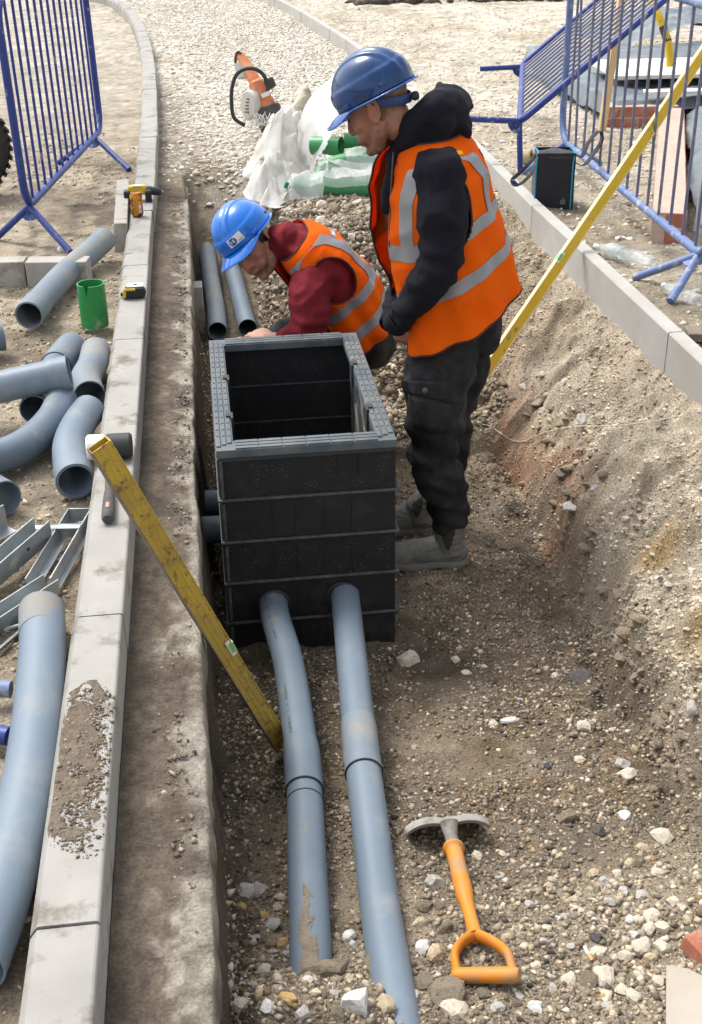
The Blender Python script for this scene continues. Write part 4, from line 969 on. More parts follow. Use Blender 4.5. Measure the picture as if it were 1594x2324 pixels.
# cobbles, near right
NEAR = [(1480, 2085, 20, 'pale'), (1505, 2110, 20, 'pale'), (1472, 2115, 19, 'pale'), (1430, 2090, 13, 'white'), (1440, 2125, 14, 'white'), (1400, 2085, 12, 'buff'), (1245, 2020, 15, 'buff'), (1205, 2055, 15, 'grey'),
        (1170, 2045, 12, 'buff'), (1280, 2085, 13, 'grey'), (1355, 2170, 22, 'pale'), (1215, 2195, 16, 'pale'), (1235, 2180, 13, 'grey'), (1290, 2150, 15, 'grey'), (1420, 2175, 19, 'pale'), (1455, 2150, 22, 'pale'), (1480, 2180, 17, 'buff'),
        (1505, 2155, 20, 'pale'), (1330, 2230, 25, 'clod'), (1290, 2225, 18, 'pale'), (1410, 2250, 20, 'pale'), (1450, 2210, 18, 'pale'), (1380, 2285, 17, 'grey'), (1440, 2265, 22, 'pale'), (1490, 2230, 16, 'pale'), (1350, 2130, 14, 'dark'),
        (1255, 2245, 14, 'grey'), (1220, 2290, 20, 'white'), (1180, 2260, 14, 'grey'), (1130, 2290, 16, 'grey'), (1345, 1985, 14, 'buff'), (1370, 2005, 15, 'grey'), (1400, 1985, 14, 'pale'), (1430, 1960, 16, 'buff'), (1495, 1985, 16, 'pale'),
        (1455, 1930, 20, 'buff'), (1500, 1905, 24, 'pale'), (1415, 2025, 16, 'grey'), (1385, 2050, 14, 'grey'), (1460, 2035, 17, 'grey'), (1530, 2050, 15, 'pale'), (1560, 2090, 14, 'buff'), (1135, 1995, 12, 'grey'), (1035, 2020, 13, 'pale'), (985, 2010, 26, 'grey'),
        (965, 2060, 20, 'clod'), (1000, 2060, 16, 'clod'), (1010, 2110, 22, 'clod'), (955, 2100, 20, 'buff'), (1085, 2060, 14, 'buff'), (1150, 2130, 14, 'buff'), (1240, 2110, 13, 'pale'), (1310, 2040, 14, 'buff'), (1320, 2070, 13, 'pale'),
        (935, 2190, 16, 'clod'), (960, 2235, 26, 'clod'), (930, 2260, 20, 'grey'), (1100, 2260, 18, 'clod'), (1060, 2185, 12, 'grey'), (1140, 1940, 12, 'pale'), (1010, 1935, 11, 'pale'), (1080, 1945, 14, 'pale'), (1270, 1945, 13, 'buff'),
        (600, 2210, 20, 'pale'), (630, 2225, 16, 'pale'), (575, 2240, 15, 'grey'), (520, 2240, 14, 'grey'), (545, 2290, 24, 'pale'), (610, 2290, 20, 'white'), (690, 2300, 22, 'grey'), (720, 2260, 16, 'pale'), (760, 2260, 16, 'grey'), (790, 2130, 17, 'white'),
        (802, 2145, 16, 'white'), (560, 2030, 24, 'grey'), (590, 2020, 20, 'grey'), (545, 2060, 14, 'ochre'), (630, 2060, 16, 'buff'), (600, 2080, 14, 'ochre'), (640, 2040, 14, 'pale'), (580, 2130, 14, 'grey'), (640, 2145, 16, 'ochre'), (650, 2170, 15, 'grey'),
        (530, 2150, 16, 'clod'), (560, 2190, 18, 'clod'), (680, 2185, 18, 'buff'), (520, 2200, 13, 'white'), (590, 2260, 16, 'buff'), (870, 2220, 16, 'grey'), (890, 2250, 14, 'buff'), (770, 2310, 24, 'clod'), (700, 2230, 14, 'white'), (830, 2235, 12, 'pale'), (790, 2225, 16, 'buff')]
for px, py, r, k in NEAR: stone(px, py, r*1.12, k, stone_r.uniform(.6, .95))
for _ in range(34):      # more of the same between them
    px, py = stone_r.uniform(1120, 1590), stone_r.uniform(1930, 2324)
    stone(px, py, stone_r.uniform(7, 14), stone_r.choice(['pale', 'pale', 'buff', 'grey', 'clod']), stone_r.uniform(.6, .9))
MID = [(1035, 1500, 12, 'pale'), (1060, 1530, 13, 'pale'), (1045, 1475, 10, 'buff'), (1100, 1515, 9, 'pale'), (1090, 1480, 8, 'pale'), (1345, 1640, 10, 'pale'), (1390, 1660, 10, 'pale'), (1240, 1520, 11, 'buff'), (1260, 1535, 11, 'pale'), (1180, 1590, 9, 'grey'),
       (1350, 1490, 10, 'pale'), (1440, 1700, 12, 'buff'), (1200, 1710, 9, 'grey'), (1360, 1890, 18, 'dark'), (1390, 1870, 12, 'clod'), (1180, 1870, 10, 'buff'), (1245, 1740, 11, 'dark'), (1270, 1200, 10, 'pale'), (1330, 900, 12, 'pale'), (1340, 985, 12, 'buff'), (1285, 870, 12, 'pale'),
       (1350, 1110, 14, 'grey'), (1310, 1050, 12, 'buff'), (1370, 1080, 14, 'clod'), (1390, 1130, 10, 'pale'), (1420, 1180, 13, 'pale'), (1440, 1220, 14, 'buff'), (1480, 1260, 11, 'pale'), (1500, 1320, 11, 'dark'), (1520, 1330, 14, 'pale'), (1570, 1300, 13, 'white'), (1560, 1430, 12, 'pale'),
       (1500, 1440, 12, 'clod'), (1545, 1500, 12, 'buff'), (1575, 1610, 20, 'grey'), (1540, 1650, 18, 'clod'), (1500, 1690, 18, 'clod'), (1480, 1640, 15, 'clod'), (1460, 1560, 14, 'clod'), (1430, 1500, 14, 'clod'), (1400, 1420, 13, 'clod'), (1380, 1350, 12, 'clod'), (1280, 1230, 11, 'clod'),
       (880, 850, 9, 'ochre'), (890, 880, 10, 'clod'), (870, 905, 12, 'grey'), (1160, 900, 14, 'clod'), (1190, 880, 12, 'pale'), (1230, 850, 10, 'pale'), (1240, 900, 12, 'buff'), (1220, 930, 14, 'clod'), (1260, 1010, 14, 'clod'), (1250, 960, 12, 'buff')]
for px, py, r, k in MID: stone(px, py, r, k, stone_r.uniform(.6, .95))
ROCK['bank'] = mat('bank_clod', (.36, .29, .205), (.47, .395, .295), scale=4, rough=1.0, bump=1.0, bscale=10, c3=(.26, .20, .14), dirt=.4, dscale=4)
RM['bank'] = [rock_mesh('clod', 900 + j*7, ROCK['bank'], 7) for j in range(6)]
for _ in range(72):
    t = stone_r.random(); px = 1225 + 330*t**1.05 + stone_r.gauss(0, 26); py = 960 + 760*t + stone_r.gauss(0, 38)
    o = stone(px, py, stone_r.uniform(8, 21), 'bank', stone_r.uniform(.55, .9), elong=stone_r.uniform(1, 1.5), sink=.62); o.name = 'clod'
SPOIL = [(700, 490, 15), (680, 470, 13), (730, 505, 13), (790, 505, 15), (835, 500, 14), (860, 520, 13), (700, 530, 11), (760, 530, 13), (800, 540, 15), (845, 560, 12), (820, 585, 12), (855, 610, 12), (780, 560, 12), (730, 470, 13), (655, 480, 12), (640, 500, 10), (850, 480, 12), (870, 640, 10), (840, 540, 10), (720, 450, 12), (790, 470, 11), (860, 455, 10)]
for px, py, r in SPOIL: stone(px, py, r*stone_r.uniform(.8, 1.15), stone_r.choice(['clod', 'clod', 'buff', 'grey', 'pale']), stone_r.uniform(.7, 1))
for px, py, r in [(110, 1740, 11), (100, 1780, 14), (98, 1820, 13), (88, 1855, 14), (120, 1700, 9), (60, 1990, 12), (70, 1960, 11), (1075, 1700, 6)]: stone(px, py, r, 'clod' if px < 200 else 'dark', .8)
for px, py, r in [(1350, 700, 8), (1375, 610, 8), (1450, 690, 9), (1340, 640, 7), (1500, 730, 9), (1240, 520, 7), (1330, 500, 9), (1290, 420, 9), (1220, 330, 9), (1150, 300, 8), (1390, 450, 8), (1140, 340, 9), (1160, 325, 8)]: stone(px, py, r, stone_r.choice(['pale', 'pale', 'buff']), .8)
for px, py, r in [(445, 395, 9), (470, 370, 9), (500, 350, 10), (480, 410, 10), (520, 390, 10), (540, 420, 9), (460, 345, 9), (510, 320, 9), (550, 360, 8), (430, 350, 8), (420, 310, 8), (450, 300, 8)]: stone(px, py, r, 'pale', .8)

# ------------------------------------------------------------------ litter
p = G(1335, 2165, .006); q = G(1345, 2180, .006); p0_ = G(1327, 2148, .008)
o = thing('cigarette_end', 'cigarette end with a tan filter among the near right stones', 'cigarette end', tuple(p))
part(MB().tube([tuple(p0_), tuple(p)], .0042, 10), 'paper', M['white'], o); part(MB().tube([tuple(p), tuple(q)], .0044, 10), 'filter', mat('filter_tan', (.55, .33, .16), rough=.8), o)
M['card'] = mat('cardboard', (.34, .30, .25), (.39, .35, .295), scale=5, rough=.95, bump=.15, bscale=50)
cc = [Vector(G(*c, .02)) for c in ((1512, 2340), (1513, 2190), (1560, 2198), (1640, 2235), (1640, 2360))]
tag(MB().add([tuple(c) for c in cc] + [tuple(c - Vector((0, 0, .006))) for c in cc], [(0, 1, 2, 3, 4), (9, 8, 7, 6, 5)] + [(k, (k+1) % 5, (k+1) % 5+5, k+5) for k in range(5)]).build('cardboard', M['card'], None, smooth=False), 'torn flat piece of beige cardboard in the near right corner', 'cardboard')
M['brick'] = mat('red_brick', (.36, .125, .075), (.43, .175, .11), scale=9, rough=.9, bump=.4, bscale=60, c3=(.45, .28, .21), dirt=.25, dscale=14)
slab('brick_piece', 'broken red brick at the right edge above the cardboard', tuple(G(1606, 2172, .005)), (.05, .11, .04), 28, M['brick'], (12, 8), 'brick')
M['foil'] = mat('white_foil', (.62, .63, .64), rough=.35, metal=.3, bump=.6, bscale=120)
def lump(name, c, rr, seed, amp, m, parent=None, sub=3, freq=2.2, flatb=None):
    bm = bmesh.new(); bmesh.ops.create_icosphere(bm, subdivisions=sub, radius=1.0)
    off = Vector((seed*3.7, seed*1.3, -seed*2.1))
    rl = random.Random(int(seed)+77); pl_ = [(Vector((rl.gauss(0, 1), rl.gauss(0, 1), rl.gauss(0, 1))).normalized(), rl.uniform(1.2, 4.2), rl.random()) for _ in range(7)]
    for v in bm.verts:
        d = v.co.normalized(); nz = abs(mnoise.noise(d*freq + off)) + .5*abs(mnoise.noise(d*freq*2.1 + off))*.8 + .10*mnoise.noise(d*freq*5 + off)
        dw = d + .22*Vector((mnoise.noise(d*2 + off), mnoise.noise(d*2 - off), mnoise.noise(d*2 + off*2)))
        cr = sum(abs(((dw.dot(n_)*f_ + p_) % 1.0) - .5)/f_ for n_, f_, p_ in pl_)
        s_ = 1 + amp*(.42 - nz*.95)*.38 + amp*(cr - .85)*.55; v.co = Vector((d.x*rr[0]*s_, d.y*rr[1]*s_, d.z*rr[2]*s_))
        if flatb is not None: v.co.z = max(v.co.z, flatb)
        v.co += Vector(c)
    me = bpy.data.meshes.new(name); bm.to_mesh(me); bm.free(); me.polygons.foreach_set('use_smooth', [True]*len(me.polygons)); me.materials.append(m)
    o = bpy.data.objects.new(name, me); COL.objects.link(o)
    if parent:
        o.parent = parent; off2 = Vector((0, 0, 0)); q_ = parent
        while q_ is not None: off2 += q_.location; q_ = q_.parent
        me.transform(Matrix.Translation(-off2))
    return o
tag(lump('foil_scrap', tuple(G(1160, 1635, .006)), (.034, .013, .010), 2, .7, M['foil']), 'crumpled white foil scrap on the trench floor', 'foil')
tag(lump('paper_scrap', tuple(G(143, 566, .012)), (.03, .03, .022), 5, .8, M['white']), 'crumpled white scrap under the left barrier foot', 'scrap')
M['scrap'] = mat('black_scrap', (.015, .015, .015), rough=.5)
tag(lump('plastic_scrap', tuple(G(222, 800, .004)), (.05, .05, .010), 7, 1.6, M['scrap']), 'shredded black plastic between the green offcut and the grey bends', 'scrap')
pts = [G(x, y, .006) for x, y in ((1064, 903), (1072, 935), (1090, 960), (1112, 967), (1140, 985), (1165, 1000), (1195, 1000), (1225, 985), (1300, 968), (1400, 966), (1500, 952), (1594, 932), (1640, 925))]
M['string'] = mat('pale_string', (.62, .58, .50), rough=.9)
tag(MB().tube([tuple(q) for q in smooth_path(pts, 5)], .0017, 6).build('string', M['string']), 'thin pale string trailing across the right bank', 'string')
slab('timber_plank', 'grey weathered timber lying at the right edge beyond the kerb', (2.06, 4.33, -.035), (.40, .10, .035), -12, mat('grey_timber', (.16, .135, .105), (.25, .21, .165), scale=4, rough=.9, bump=.4), cat='plank')

# ------------------------------------------------------------------ bottles
M['clear'] = mat('clear_plastic', (.78, .82, .80), rough=.08, alpha=.30, spec=.8, coat=.6)
M['label'] = mat('bottle_label', (.50, .56, .54), (.30, .42, .40), scale=45, rough=.4, alpha=.75)
def bottle(label, a, b, r, lab=None):
    a, b = Vector(a), Vector(b); L = (b-a).length; o = thing('plastic_bottle', label, 'bottle', tuple((a+b)/2), 'clear plastic bottles by the barrier')
    pr_ = [(.35, 0), (.80, .01), (.96, .05), (1, .12), (.93, .16), (1, .20), (1, .38), (.86, .44), (.97, .5), (1, .62), (.95, .72), (.75, .82), (.42, .92), (.33, .94), (.33, .99)]
    mb = MB().lathe([(r*q, L*h) for q, h in pr_], 20, tuple((b-a)/L), tuple(a), cap=False)
    rr = random.Random(len(label)); mb.v = [tuple(c + rr.uniform(-.0035, .0035) for c in v) for v in mb.v]
    part(mb, 'bottle_wall', M['clear'], o, ang=25)
    part(MB().lathe([(r*.36, L*.955), (r*.38, L*.96), (r*.38, L*1.01), (r*.3, L*1.015)], 14, tuple((b-a)/L), tuple(a)), 'cap', mat('cap', (.62, .66, .64), rough=.4), o)
    if lab: part(MB().lathe([(r*1.015, L*lab[0]), (r*1.0, L*(lab[0]+lab[1])/2), (r*1.015, L*lab[1])], 20, tuple((b-a)/L), tuple(a), cap=False), 'label', M['label'], o)
bottle('crushed clear bottle lying on the dirt by the right barrier foot, with a label', G(1484, 602, .035), G(1352, 560, .035), .042, (.50, .74))
bottle('clear bottle half hidden under the right barrier\'s nearer foot', G(1588, 688, .03), G(1506, 648, .03), .036)

# ------------------------------------------------------------------ lunch bag
M['fabric'] = mat('black_fabric', (.012, .013, .019), (.020, .021, .028), scale=12, rough=.75, bump=.2, bscale=120, sheen=.1)
M['piping'] = mat('blue_piping', (.015, .28, .48), rough=.5)
bl = Vector((1.775, 6.44, 0)); bz = zat(1.9, 6.5); o = thing('lunch_bag', 'black insulated lunch bag with blue piping and two loose straps', 'bag', (1.9, 6.52, bz))
ex, ey = Vector((.985, -.17, 0)), Vector((.17, .985, 0)); bw, bd, bh = .205, .165, .30
def bp(a, b, c): return Vector((1.80, 6.46, bz-.01)) + ex*(a*bw) + ey*(b*bd) + Vector((0, 0, c*bh))
def bagf(u, v):
    per = [(0, 0), (1, 0), (1, 1), (0, 1), (0, 0)]; k = min(3, int(u*4)); t = u*4-k
    a = per[k][0]*(1-t) + per[k+1][0]*t; b = per[k][1]*(1-t) + per[k+1][1]*t
    sag = .035*math.sin(PI*v)*(1 if k != 2 else 0); a = .5 + (a-.5)*(1 + sag*.8); b = .5 + (b-.5)*(1 + sag)
    a += .012*math.sin(7*v + 3*u); top = .0 if v < .97 else .02
    return bp(.5 + (a-.5)*(1-top), .5 + (b-.5)*(1-top), v - (.035*(1-abs(2*b-1)) if v > .95 else 0))
part(MB().grid(bagf, 40, 14), 'body', M['fabric'], o, ang=50)
part(MB().grid(lambda u, v: bp(u, v, .965 + .05*math.sin(PI*u)*math.sin(PI*v) + .02*math.sin(9*u)*math.sin(5*v)), 10, 10), 'lid', M['fabric'], o)
for a, b in ((.0, .02), (.95, .01)):
    pts = [bp(a-.005, b-.02, 0), bp(a-.012, b-.05, .4), bp(a-.008, b-.04, .82), bp(a+.03, b+.08, .985), bp(a+.03, .55, 1.0), bp(a, .95, .99)]
    part(MB().tube([tuple(q) for q in smooth_path([tuple(q) for q in pts], 5)], .0042, 8), 'piping', M['piping'], o)
part(MB().tube([bp(.04, .05, .93), bp(.5, -.02, .915), bp(.94, .03, .93)], .004, 8), 'zip', M['ring'], o)
part(MB().box(tuple(bp(.98, .0, .86)), (.01, .012, .03)), 'zip_pull', M['ring'], o)
part(MB().grid(lambda u, v: bp(.66+.14*u, -.062, .10+.13*v) + ey*(-.002), 3, 3, keep=lambda u, v: (u-.5)**2*1.2 + (v-.55)**2 < .16 or v < .25), 'emblem', mat('grey_print', (.10, .11, .13), rough=.6), o)
def strap(pts, wdt): 
    P_ = smooth_path([tuple(q) for q in pts], 6); part(MB().tube([tuple(q) for q in P_], [(wdt, .0022)]*len(P_), 8, up=(.2, .9, .3)), 'strap', M['fabric'], o)
strap([bp(.95, .5, .96), aty(1320, 355, 6.5), aty(1335, 325, 6.55), aty(1360, 297, 6.6), aty(1366, 318, 6.62), aty(1350, 345, 6.6), aty(1325, 375, 6.5), bp(1.0, .5, .8)], .014)
strap([bp(.0, .5, .92), aty(1200, 372, 6.4), aty(1180, 392, 6.36), aty(1163, 408, 6.33), aty(1166, 421, 6.3), aty(1185, 415, 6.33), aty(1205, 395, 6.4), bp(.0, .5, .72)], .010)
part(MB().lathe([(.018, -.006), (.022, 0), (.018, .006)], 12, (.6, .2, .6), tuple(aty(1168, 414, 6.32)), cap=False), 'buckle', mat('blue_buckle', (.02, .06, .14), rough=.4), o)
o = MB().lathe([(.030, -.03), (.046, -.034), (.05, 0), (.046, .034), (.030, .03)], 18, (.8, -.5, .25), tuple(G(1197, 358, .04)), cap=False).build('twine_reel', mat('twine', (.40, .32, .17), (.5, .42, .26), scale=30, rough=.9, bump=.6)); tag(o, 'tan reel of twine behind the lunch bag', 'reel')

# ------------------------------------------------------------------ cut-off saw on the road stone
o = thing('cutoff_saw', 'orange and grey cut-off saw with a black hoop handle, standing on the road stone', 'saw', (.45, 9.0, zat(.45, 9.0)))
M['saw_orange'] = mat('saw_orange', (.56, .135, .035), (.64, .19, .06), scale=7, rough=.45, c3=(.5, .38, .28), dirt=.3, dscale=11, dsharp=.1)
M['saw_grey'] = mat('saw_grey', (.42, .41, .38), (.52, .50, .46), scale=9, rough=.6)
M['saw_dark'] = mat('saw_dark', (.045, .043, .04), (.08, .075, .07), scale=12, rough=.7)
Rs = (rotm('Z', 14) @ rotm('Y', -16) @ rotm('X', -20))
part(MB().box((.475, 9.02, .16), (.14, .17, .24), rot=Rs, taper=.62), 'housing', M['saw_orange'], o, bevel=.018)
part(MB().box((.53, 8.93, .035), (.20, .13, .15), rot=rotm('Y', -14) @ rotm('X', -25), taper=.85), 'base_plate', M['saw_dark'], o, bevel=.015)
part(MB().box((.535, 9.03, .245), (.07, .10, .07), rot=Rs), 'air_filter_cover', M['saw_dark'], o, bevel=.012)
part(MB().box((.50, 8.93, .19), (.06, .01, .03), rot=Rs), 'name_plate', M['white'], o)
part(MB().lathe([(.02, .02), (.09, .015), (.105, 0), (.10, -.03), (.0, -.03)], 24, (-.85, -.5, .1), (.385, 8.98, .115)), 'starter_cover', M['saw_grey'], o)
for k in range(5): part(MB().box((.37+.004*k, 8.955, .07+.022*k), (.05, .006, .007), rot=rotm('Z', -30)), 'cooling_slot', M['saw_dark'], o)
part(MB().tube([(.445, 9.05, .24), (.40, 9.14, .34), (.345, 9.22, .42)], [(.034, .05), (.03, .045), (.024, .036)], 12), 'arm', M['saw_orange'], o)
part(MB().tube([(.36, 9.10, .28), (.335, 9.16, .37)], [(.02, .05), (.02, .04)], 10), 'belt_guard', M['saw_grey'], o)
lp = [aty(x, y, 9.2) for x, y in ((543, 165), (535, 140), (538, 120), (546, 122), (549, 140), (551, 165))]
part(MB().tube([tuple(q) for q in smooth_path([tuple(q) for q in lp], 5)], .010, 8), 'guard_loop', M['saw_dark'], o)
hp = [aty(x, y, 8.95) for x, y in ((556, 285), (532, 268), (526, 235), (527, 200), (537, 170), (556, 157), (580, 157), (598, 170), (608, 192), (607, 210))]
part(MB().tube([tuple(q) for q in smooth_path([tuple(q) for q in hp], 5)], .0135, 10), 'hoop_handle', M['ring'], o)

# ------------------------------------------------------------------ sacks, green ducts and their film
M['woven'] = mat('white_woven_sack', (.74, .73, .70), (.80, .79, .76), scale=9, rough=.6, bump=.5, bscale=40, c3=(.50, .45, .35), dirt=.28, dscale=7, dsharp=.12, transl=(.30, (.8, .78, .74)))
M['woven_brown'] = mat('stained_sack', (.46, .40, .30), (.58, .53, .43), scale=6, rough=.8, bump=.5, bscale=26, c3=(.30, .25, .18), dirt=.3, dscale=6)
def crumple(x, y, seed, k=8, f0=3.0, f1=11.0):
    """sum of sharp-creased waves in random directions: the planes and ridges of crushed sheet"""
    rl = random.Random(seed); s_ = 0.0
    wx = x + .05*mnoise.noise(Vector((x*5, y*5, seed))); wy = y + .05*mnoise.noise(Vector((x*5, y*5, seed+9.)))
    for _ in range(k):
        a, f, ph = rl.uniform(0, PI), rl.uniform(f0, f1), rl.random(); s_ += (abs(((wx*math.cos(a) + wy*math.sin(a))*f + ph) % 1.0 - .5) - .25)/f
    return s_
def cloth_pile(name, c, R_, peaks, seed, m, parent, amp=1.0, n=84, base=-.13):
    def f(u, v):
        a, r = 2*PI*u, v; x = c[0] + R_[0]*r*math.cos(a)*(1 + .12*math.sin(3*a + seed)); y = c[1] + R_[1]*r*math.sin(a)*(1 + .1*math.sin(5*a + seed))
        env = max(h*math.exp(-(((x-px)/w_)**2 + ((y-py)/w2)**2)**.9) for px, py, h, w_, w2 in peaks); q = crumple(x, y, seed)*amp
        z = base + env*(1 - v**6) + q*(.35 + 1.1*env)*(1 - v**8)
        return (x + 1.1*q*env, y + .4*q, z)
    return part(MB().grid(f, n, 44), name, m, parent, ang=28)
o = thing('woven_sack', 'slumped white woven sack with a stained beige fold, behind the wrapped ducts', 'sack', (.56, 8.1, -.1), 'white sacks by the green ducts')
cloth_pile('sack_body', (.53, 8.02), (.25, .42), [(.50, 7.95, .34, .14, .24), (.60, 8.2, .40, .12, .18), (.42, 7.75, .22, .12, .16)], 3, M['woven'], o, 1.3)
cloth_pile('sack_fold', (.69, 8.5), (.20, .22), [(.70, 8.55, .36, .14, .15), (.61, 8.45, .30, .11, .12), (.79, 8.6, .28, .08, .10)], 12, M['woven_brown'], o, .8, 70)
o = thing('woven_sack', 'nearer white woven sack gathered and tied at the neck with a frayed end', 'sack', (.42, 7.25, -.1), 'white sacks by the green ducts')
cloth_pile('sack_body', (.43, 7.36), (.175, .22), [(.42, 7.38, .24, .10, .12), (.48, 7.5, .25, .08, .10), (.36, 7.30, .17, .07, .09)], 13, M['woven'], o, 1.3)
cloth_pile('sack_neck', (.45, 7.10), (.145, .085), [(.42, 7.12, .10, .06, .05), (.50, 7.10, .085, .045, .045), (.37, 7.11, .08, .04, .05)], 17, M['woven'], o, 1.2, 70)
for k in range(22):
    x0 = .36 + .07*random.random(); part(MB().tube([(x0, 7.62, .22), (x0 + random.uniform(-.05, .03), 7.58, .25 + random.uniform(-.01, .06)), (x0 + random.uniform(-.09, .05), 7.55, .22 + random.uniform(-.03, .09))], .0022, 5), 'frayed_strand', M['woven'], o)
part(MB().box((.495, 7.09, -.02), (.022, .012, .035), rot=rotm('Y', 25)), 'tag', mat('teal_tag', (.01, .25, .18), rough=.5), o)
gg = 'green ducts in clear wrapping'
M['green_duct'] = mat('green_duct', (.045, .235, .085), (.055, .27, .10), scale=4, rough=.4)
def gduct(label, pts, cap=False): return duct('green_duct', label, pts, .056, M['green_duct'], group=gg)
gduct('short upper green duct with its dark open end showing', [(.70, 7.60, .095), (.78, 7.555, .10), (.866, 7.505, .105)])
gduct('green duct running on behind the man from the short one\'s open end', [(.90, 7.64, .10), (1.1, 7.62, .10), (1.4, 7.58, .10)])
gduct('long green duct bending down on the left into the clear film', [(.70, 7.25, -.09), (.725, 7.31, -.03), (.80, 7.36, .02), (1.0, 7.35, .05), (1.35, 7.3, .06)])
gduct('green duct wrapped in milky film at the front of the bundle', [(.535, 7.19, -.05), (.7, 7.15, -.055), (.9, 7.13, -.06), (1.25, 7.10, -.06)])
M['film'] = mat('milky_film', (.74, .77, .76), rough=.28, alpha=.42, spec=.6, bump=.35, bscale=30, coat=.3)
M['film2'] = mat('milky_film_dense', (.74, .74, .73), rough=.3, alpha=.6, spec=.5, bump=.5, bscale=30)
fo = thing('plastic_film', 'clear plastic film torn open round the green ducts', 'plastic film', (.85, 7.4, -.1))
def film_low(u, v):
    x = .505 + .70*u; a = v*1.0
    yy = 7.04 + .40*a; h1 = -.055 + .082*math.cos(min(1, abs(a-.28)/.30)*PI/2) ; h2 = .02 + .095*math.cos(min(1, abs(a-.85)/.34)*PI/2)
    z = max(h1, h2 if u > .28 else h1) - (.05 if a < .03 else 0)
    du, dv = (u-.36), (a-.62); an = math.atan2(dv, du); rr_ = math.hypot(du*1.2, dv)
    z += .016*math.sin(an*11 + 2*math.sin(3*an))*min(1, rr_*3)*math.exp(-rr_*1.6) + .012*float(mnoise.noise(Vector((x*9, yy*9, 1.))))+ .008*float(mnoise.noise(Vector((x*26, yy*26, 4.))))
    if u < .04: z -= .05*(1-u/.04)
    return (x, yy - .02*math.sin(an*7)*math.exp(-rr_*2), z + .004)
part(MB().grid(film_low, 90, 44, keep=lambda u, v: not (v > .70 + .12*math.sin(u*9) and u < .52) and not (v > .93 + .05*math.sin(u*23))), 'draped_film', M['film'], fo, ang=70)
def film_up(u, v):
    a = PI*(.04 + .62*u); R_ = .42; x = 1.02 - R_*math.cos(a)*1.0; z = -.13 + (.57*math.sin(a))*(1 - .0*v)
    y = 7.30 + .85*v + .05*math.sin(5*u + 3*v); q = 1 - .28*(1-v)
    x = 1.02 + (x-1.02)*q; z = -.13 + (z+.13)*q
    n_ = float(mnoise.noise(Vector((x*6, y*5, z*6))))*.045 + float(mnoise.noise(Vector((x*17, y*14, z*17))))*.016
    return (x + n_, y, z + n_)
part(MB().grid(film_up, 50, 34, keep=lambda u, v: v > .12 + .10*u + .05*math.sin(17*u)), 'upright_film', M['film2'], fo, ang=70)

# ------------------------------------------------------------------ brick plinth under plastic sheet, stake, hose
pl_t = thing('brick_plinth', 'low red brick plinth at the right, wrapped over with black sheet', 'brickwork', (3.1, 8.5, -.08))
M['mortar'] = mat('mortar', (.46, .34, .28), (.54, .43, .36), scale=20, rough=.95)
fa, fb = Vector((2.885, 8.62, 0)), Vector((3.395, 8.565, 0)); rb_ = Vector((2.36, 5.70, 0))
def wall_run(a, b, n0, depth, z0, courses):
    L = (b-a).length; d = (b-a).normalized(); nv_ = Vector((d.y, -d.x, 0)); R_ = Matrix((d, nv_, Vector((0, 0, 1)))).transposed()
    c = (a+b)/2 - nv_*(depth/2 + .004); part(MB().box((c.x, c.y, z0 + courses*.082/2 - .002), (L - .006, depth, courses*.082 - .006), rot=R_), 'mortar_bed', M['mortar'], pl_t)
    me = None
    for k in range(courses):
        s = -.12*(k % 2) ; 
        while s < L - .02:
            s0, s1 = max(s, 0), min(s + .225, L)
            if s1 - s0 > .03:
                m_ = a + d*((s0+s1)/2) - nv_*.05 + nv_*random.uniform(0, .003)
                br = MB().box((0, 0, 0), (s1-s0, .10, .068), rot=R_).build('brick', M['brick'], None, bevel=.003)
                br.parent = pl_t; br.location = m_ + Vector((0, 0, z0 + k*.082 + .041)) - pl_t.location
            s += .237
wall_run(fa, fb, 3, .18, -.085, 2)
wall_run(rb_, fb + Vector((-.01, -.12, 0)), 10, .16, -.16, 3)
M['sheet'] = mat('black_plastic_sheet', (.10, .125, .145), (.17, .20, .22), scale=5, rough=.33, bump=.5, bscale=14, spec=.7)
o = thing('plastic_sheet', 'grey-black polythene sheet draped over the brick plinth and the fill behind', 'plastic sheet', (3.5, 9, .08))
def wr(x, y, s=1): return s*(.03*float(mnoise.noise(Vector((x*3.1, y*5.0, .3)))) + .016*float(mnoise.noise(Vector((x*9, y*13, 2.)))))
def sh1(u, v):
    x = 2.90 + 2.2*u + .02*math.sin(9*v); y = 8.60 + 2.6*v; z = .095 + wr(x, y) + .05*sst(.75, 1, v) 
    if v < .03: z -= .05
    if u < .03: z -= .10
    return (x, y, float(z))
part(MB().grid(sh1, 60, 60), 'sheet', M['sheet'], o, ang=60)
def sh2(u, v):
    t = v; base = rb_*(1-t) + fb*t; x = base.x + .02 + 1.6*u + .02*math.sin(14*t); y = base.y - .05 + .1*u; z = .085 + .03*sst(0, .3, u) + wr(x, y, 1.2)
    if u < .05: z -= .06*(1-u/.05)
    return (x, y, float(z))
part(MB().grid(sh2, 40, 70), 'sheet', M['sheet'], o, ang=60)
def sh3(u, v):
    x = 3.72 + 1.6*u; y = 11.3 + 1.5*v; return (x, y, float(.12 + .16*sst(0, .6, u) + wr(x, y, 2)))
part(MB().grid(sh3, 30, 30), 'sheet', M['sheet'], o, ang=60)
M['board'] = mat('cream_board', (.66, .63, .54), (.72, .69, .61), scale=5, rough=.9, c3=(.52, .47, .38), dirt=.25, dscale=4)
slab('insulation_board', 'cream flat board lying on the polythene behind the brick plinth', (4.05, 9.65, .165), (1.75, .85, .03), -3, M['board'], cat='board')
slab('insulation_board', 'thin white board edge showing at the top of the brick plinth', (3.50, 8.70, .150), (.62, .12, .02), -5, M['white'], cat='board')
o = thing('timber_stake', 'pale timber stake standing in the gravel beside the brick plinth', 'stake', (2.80, 8.45, -.06))
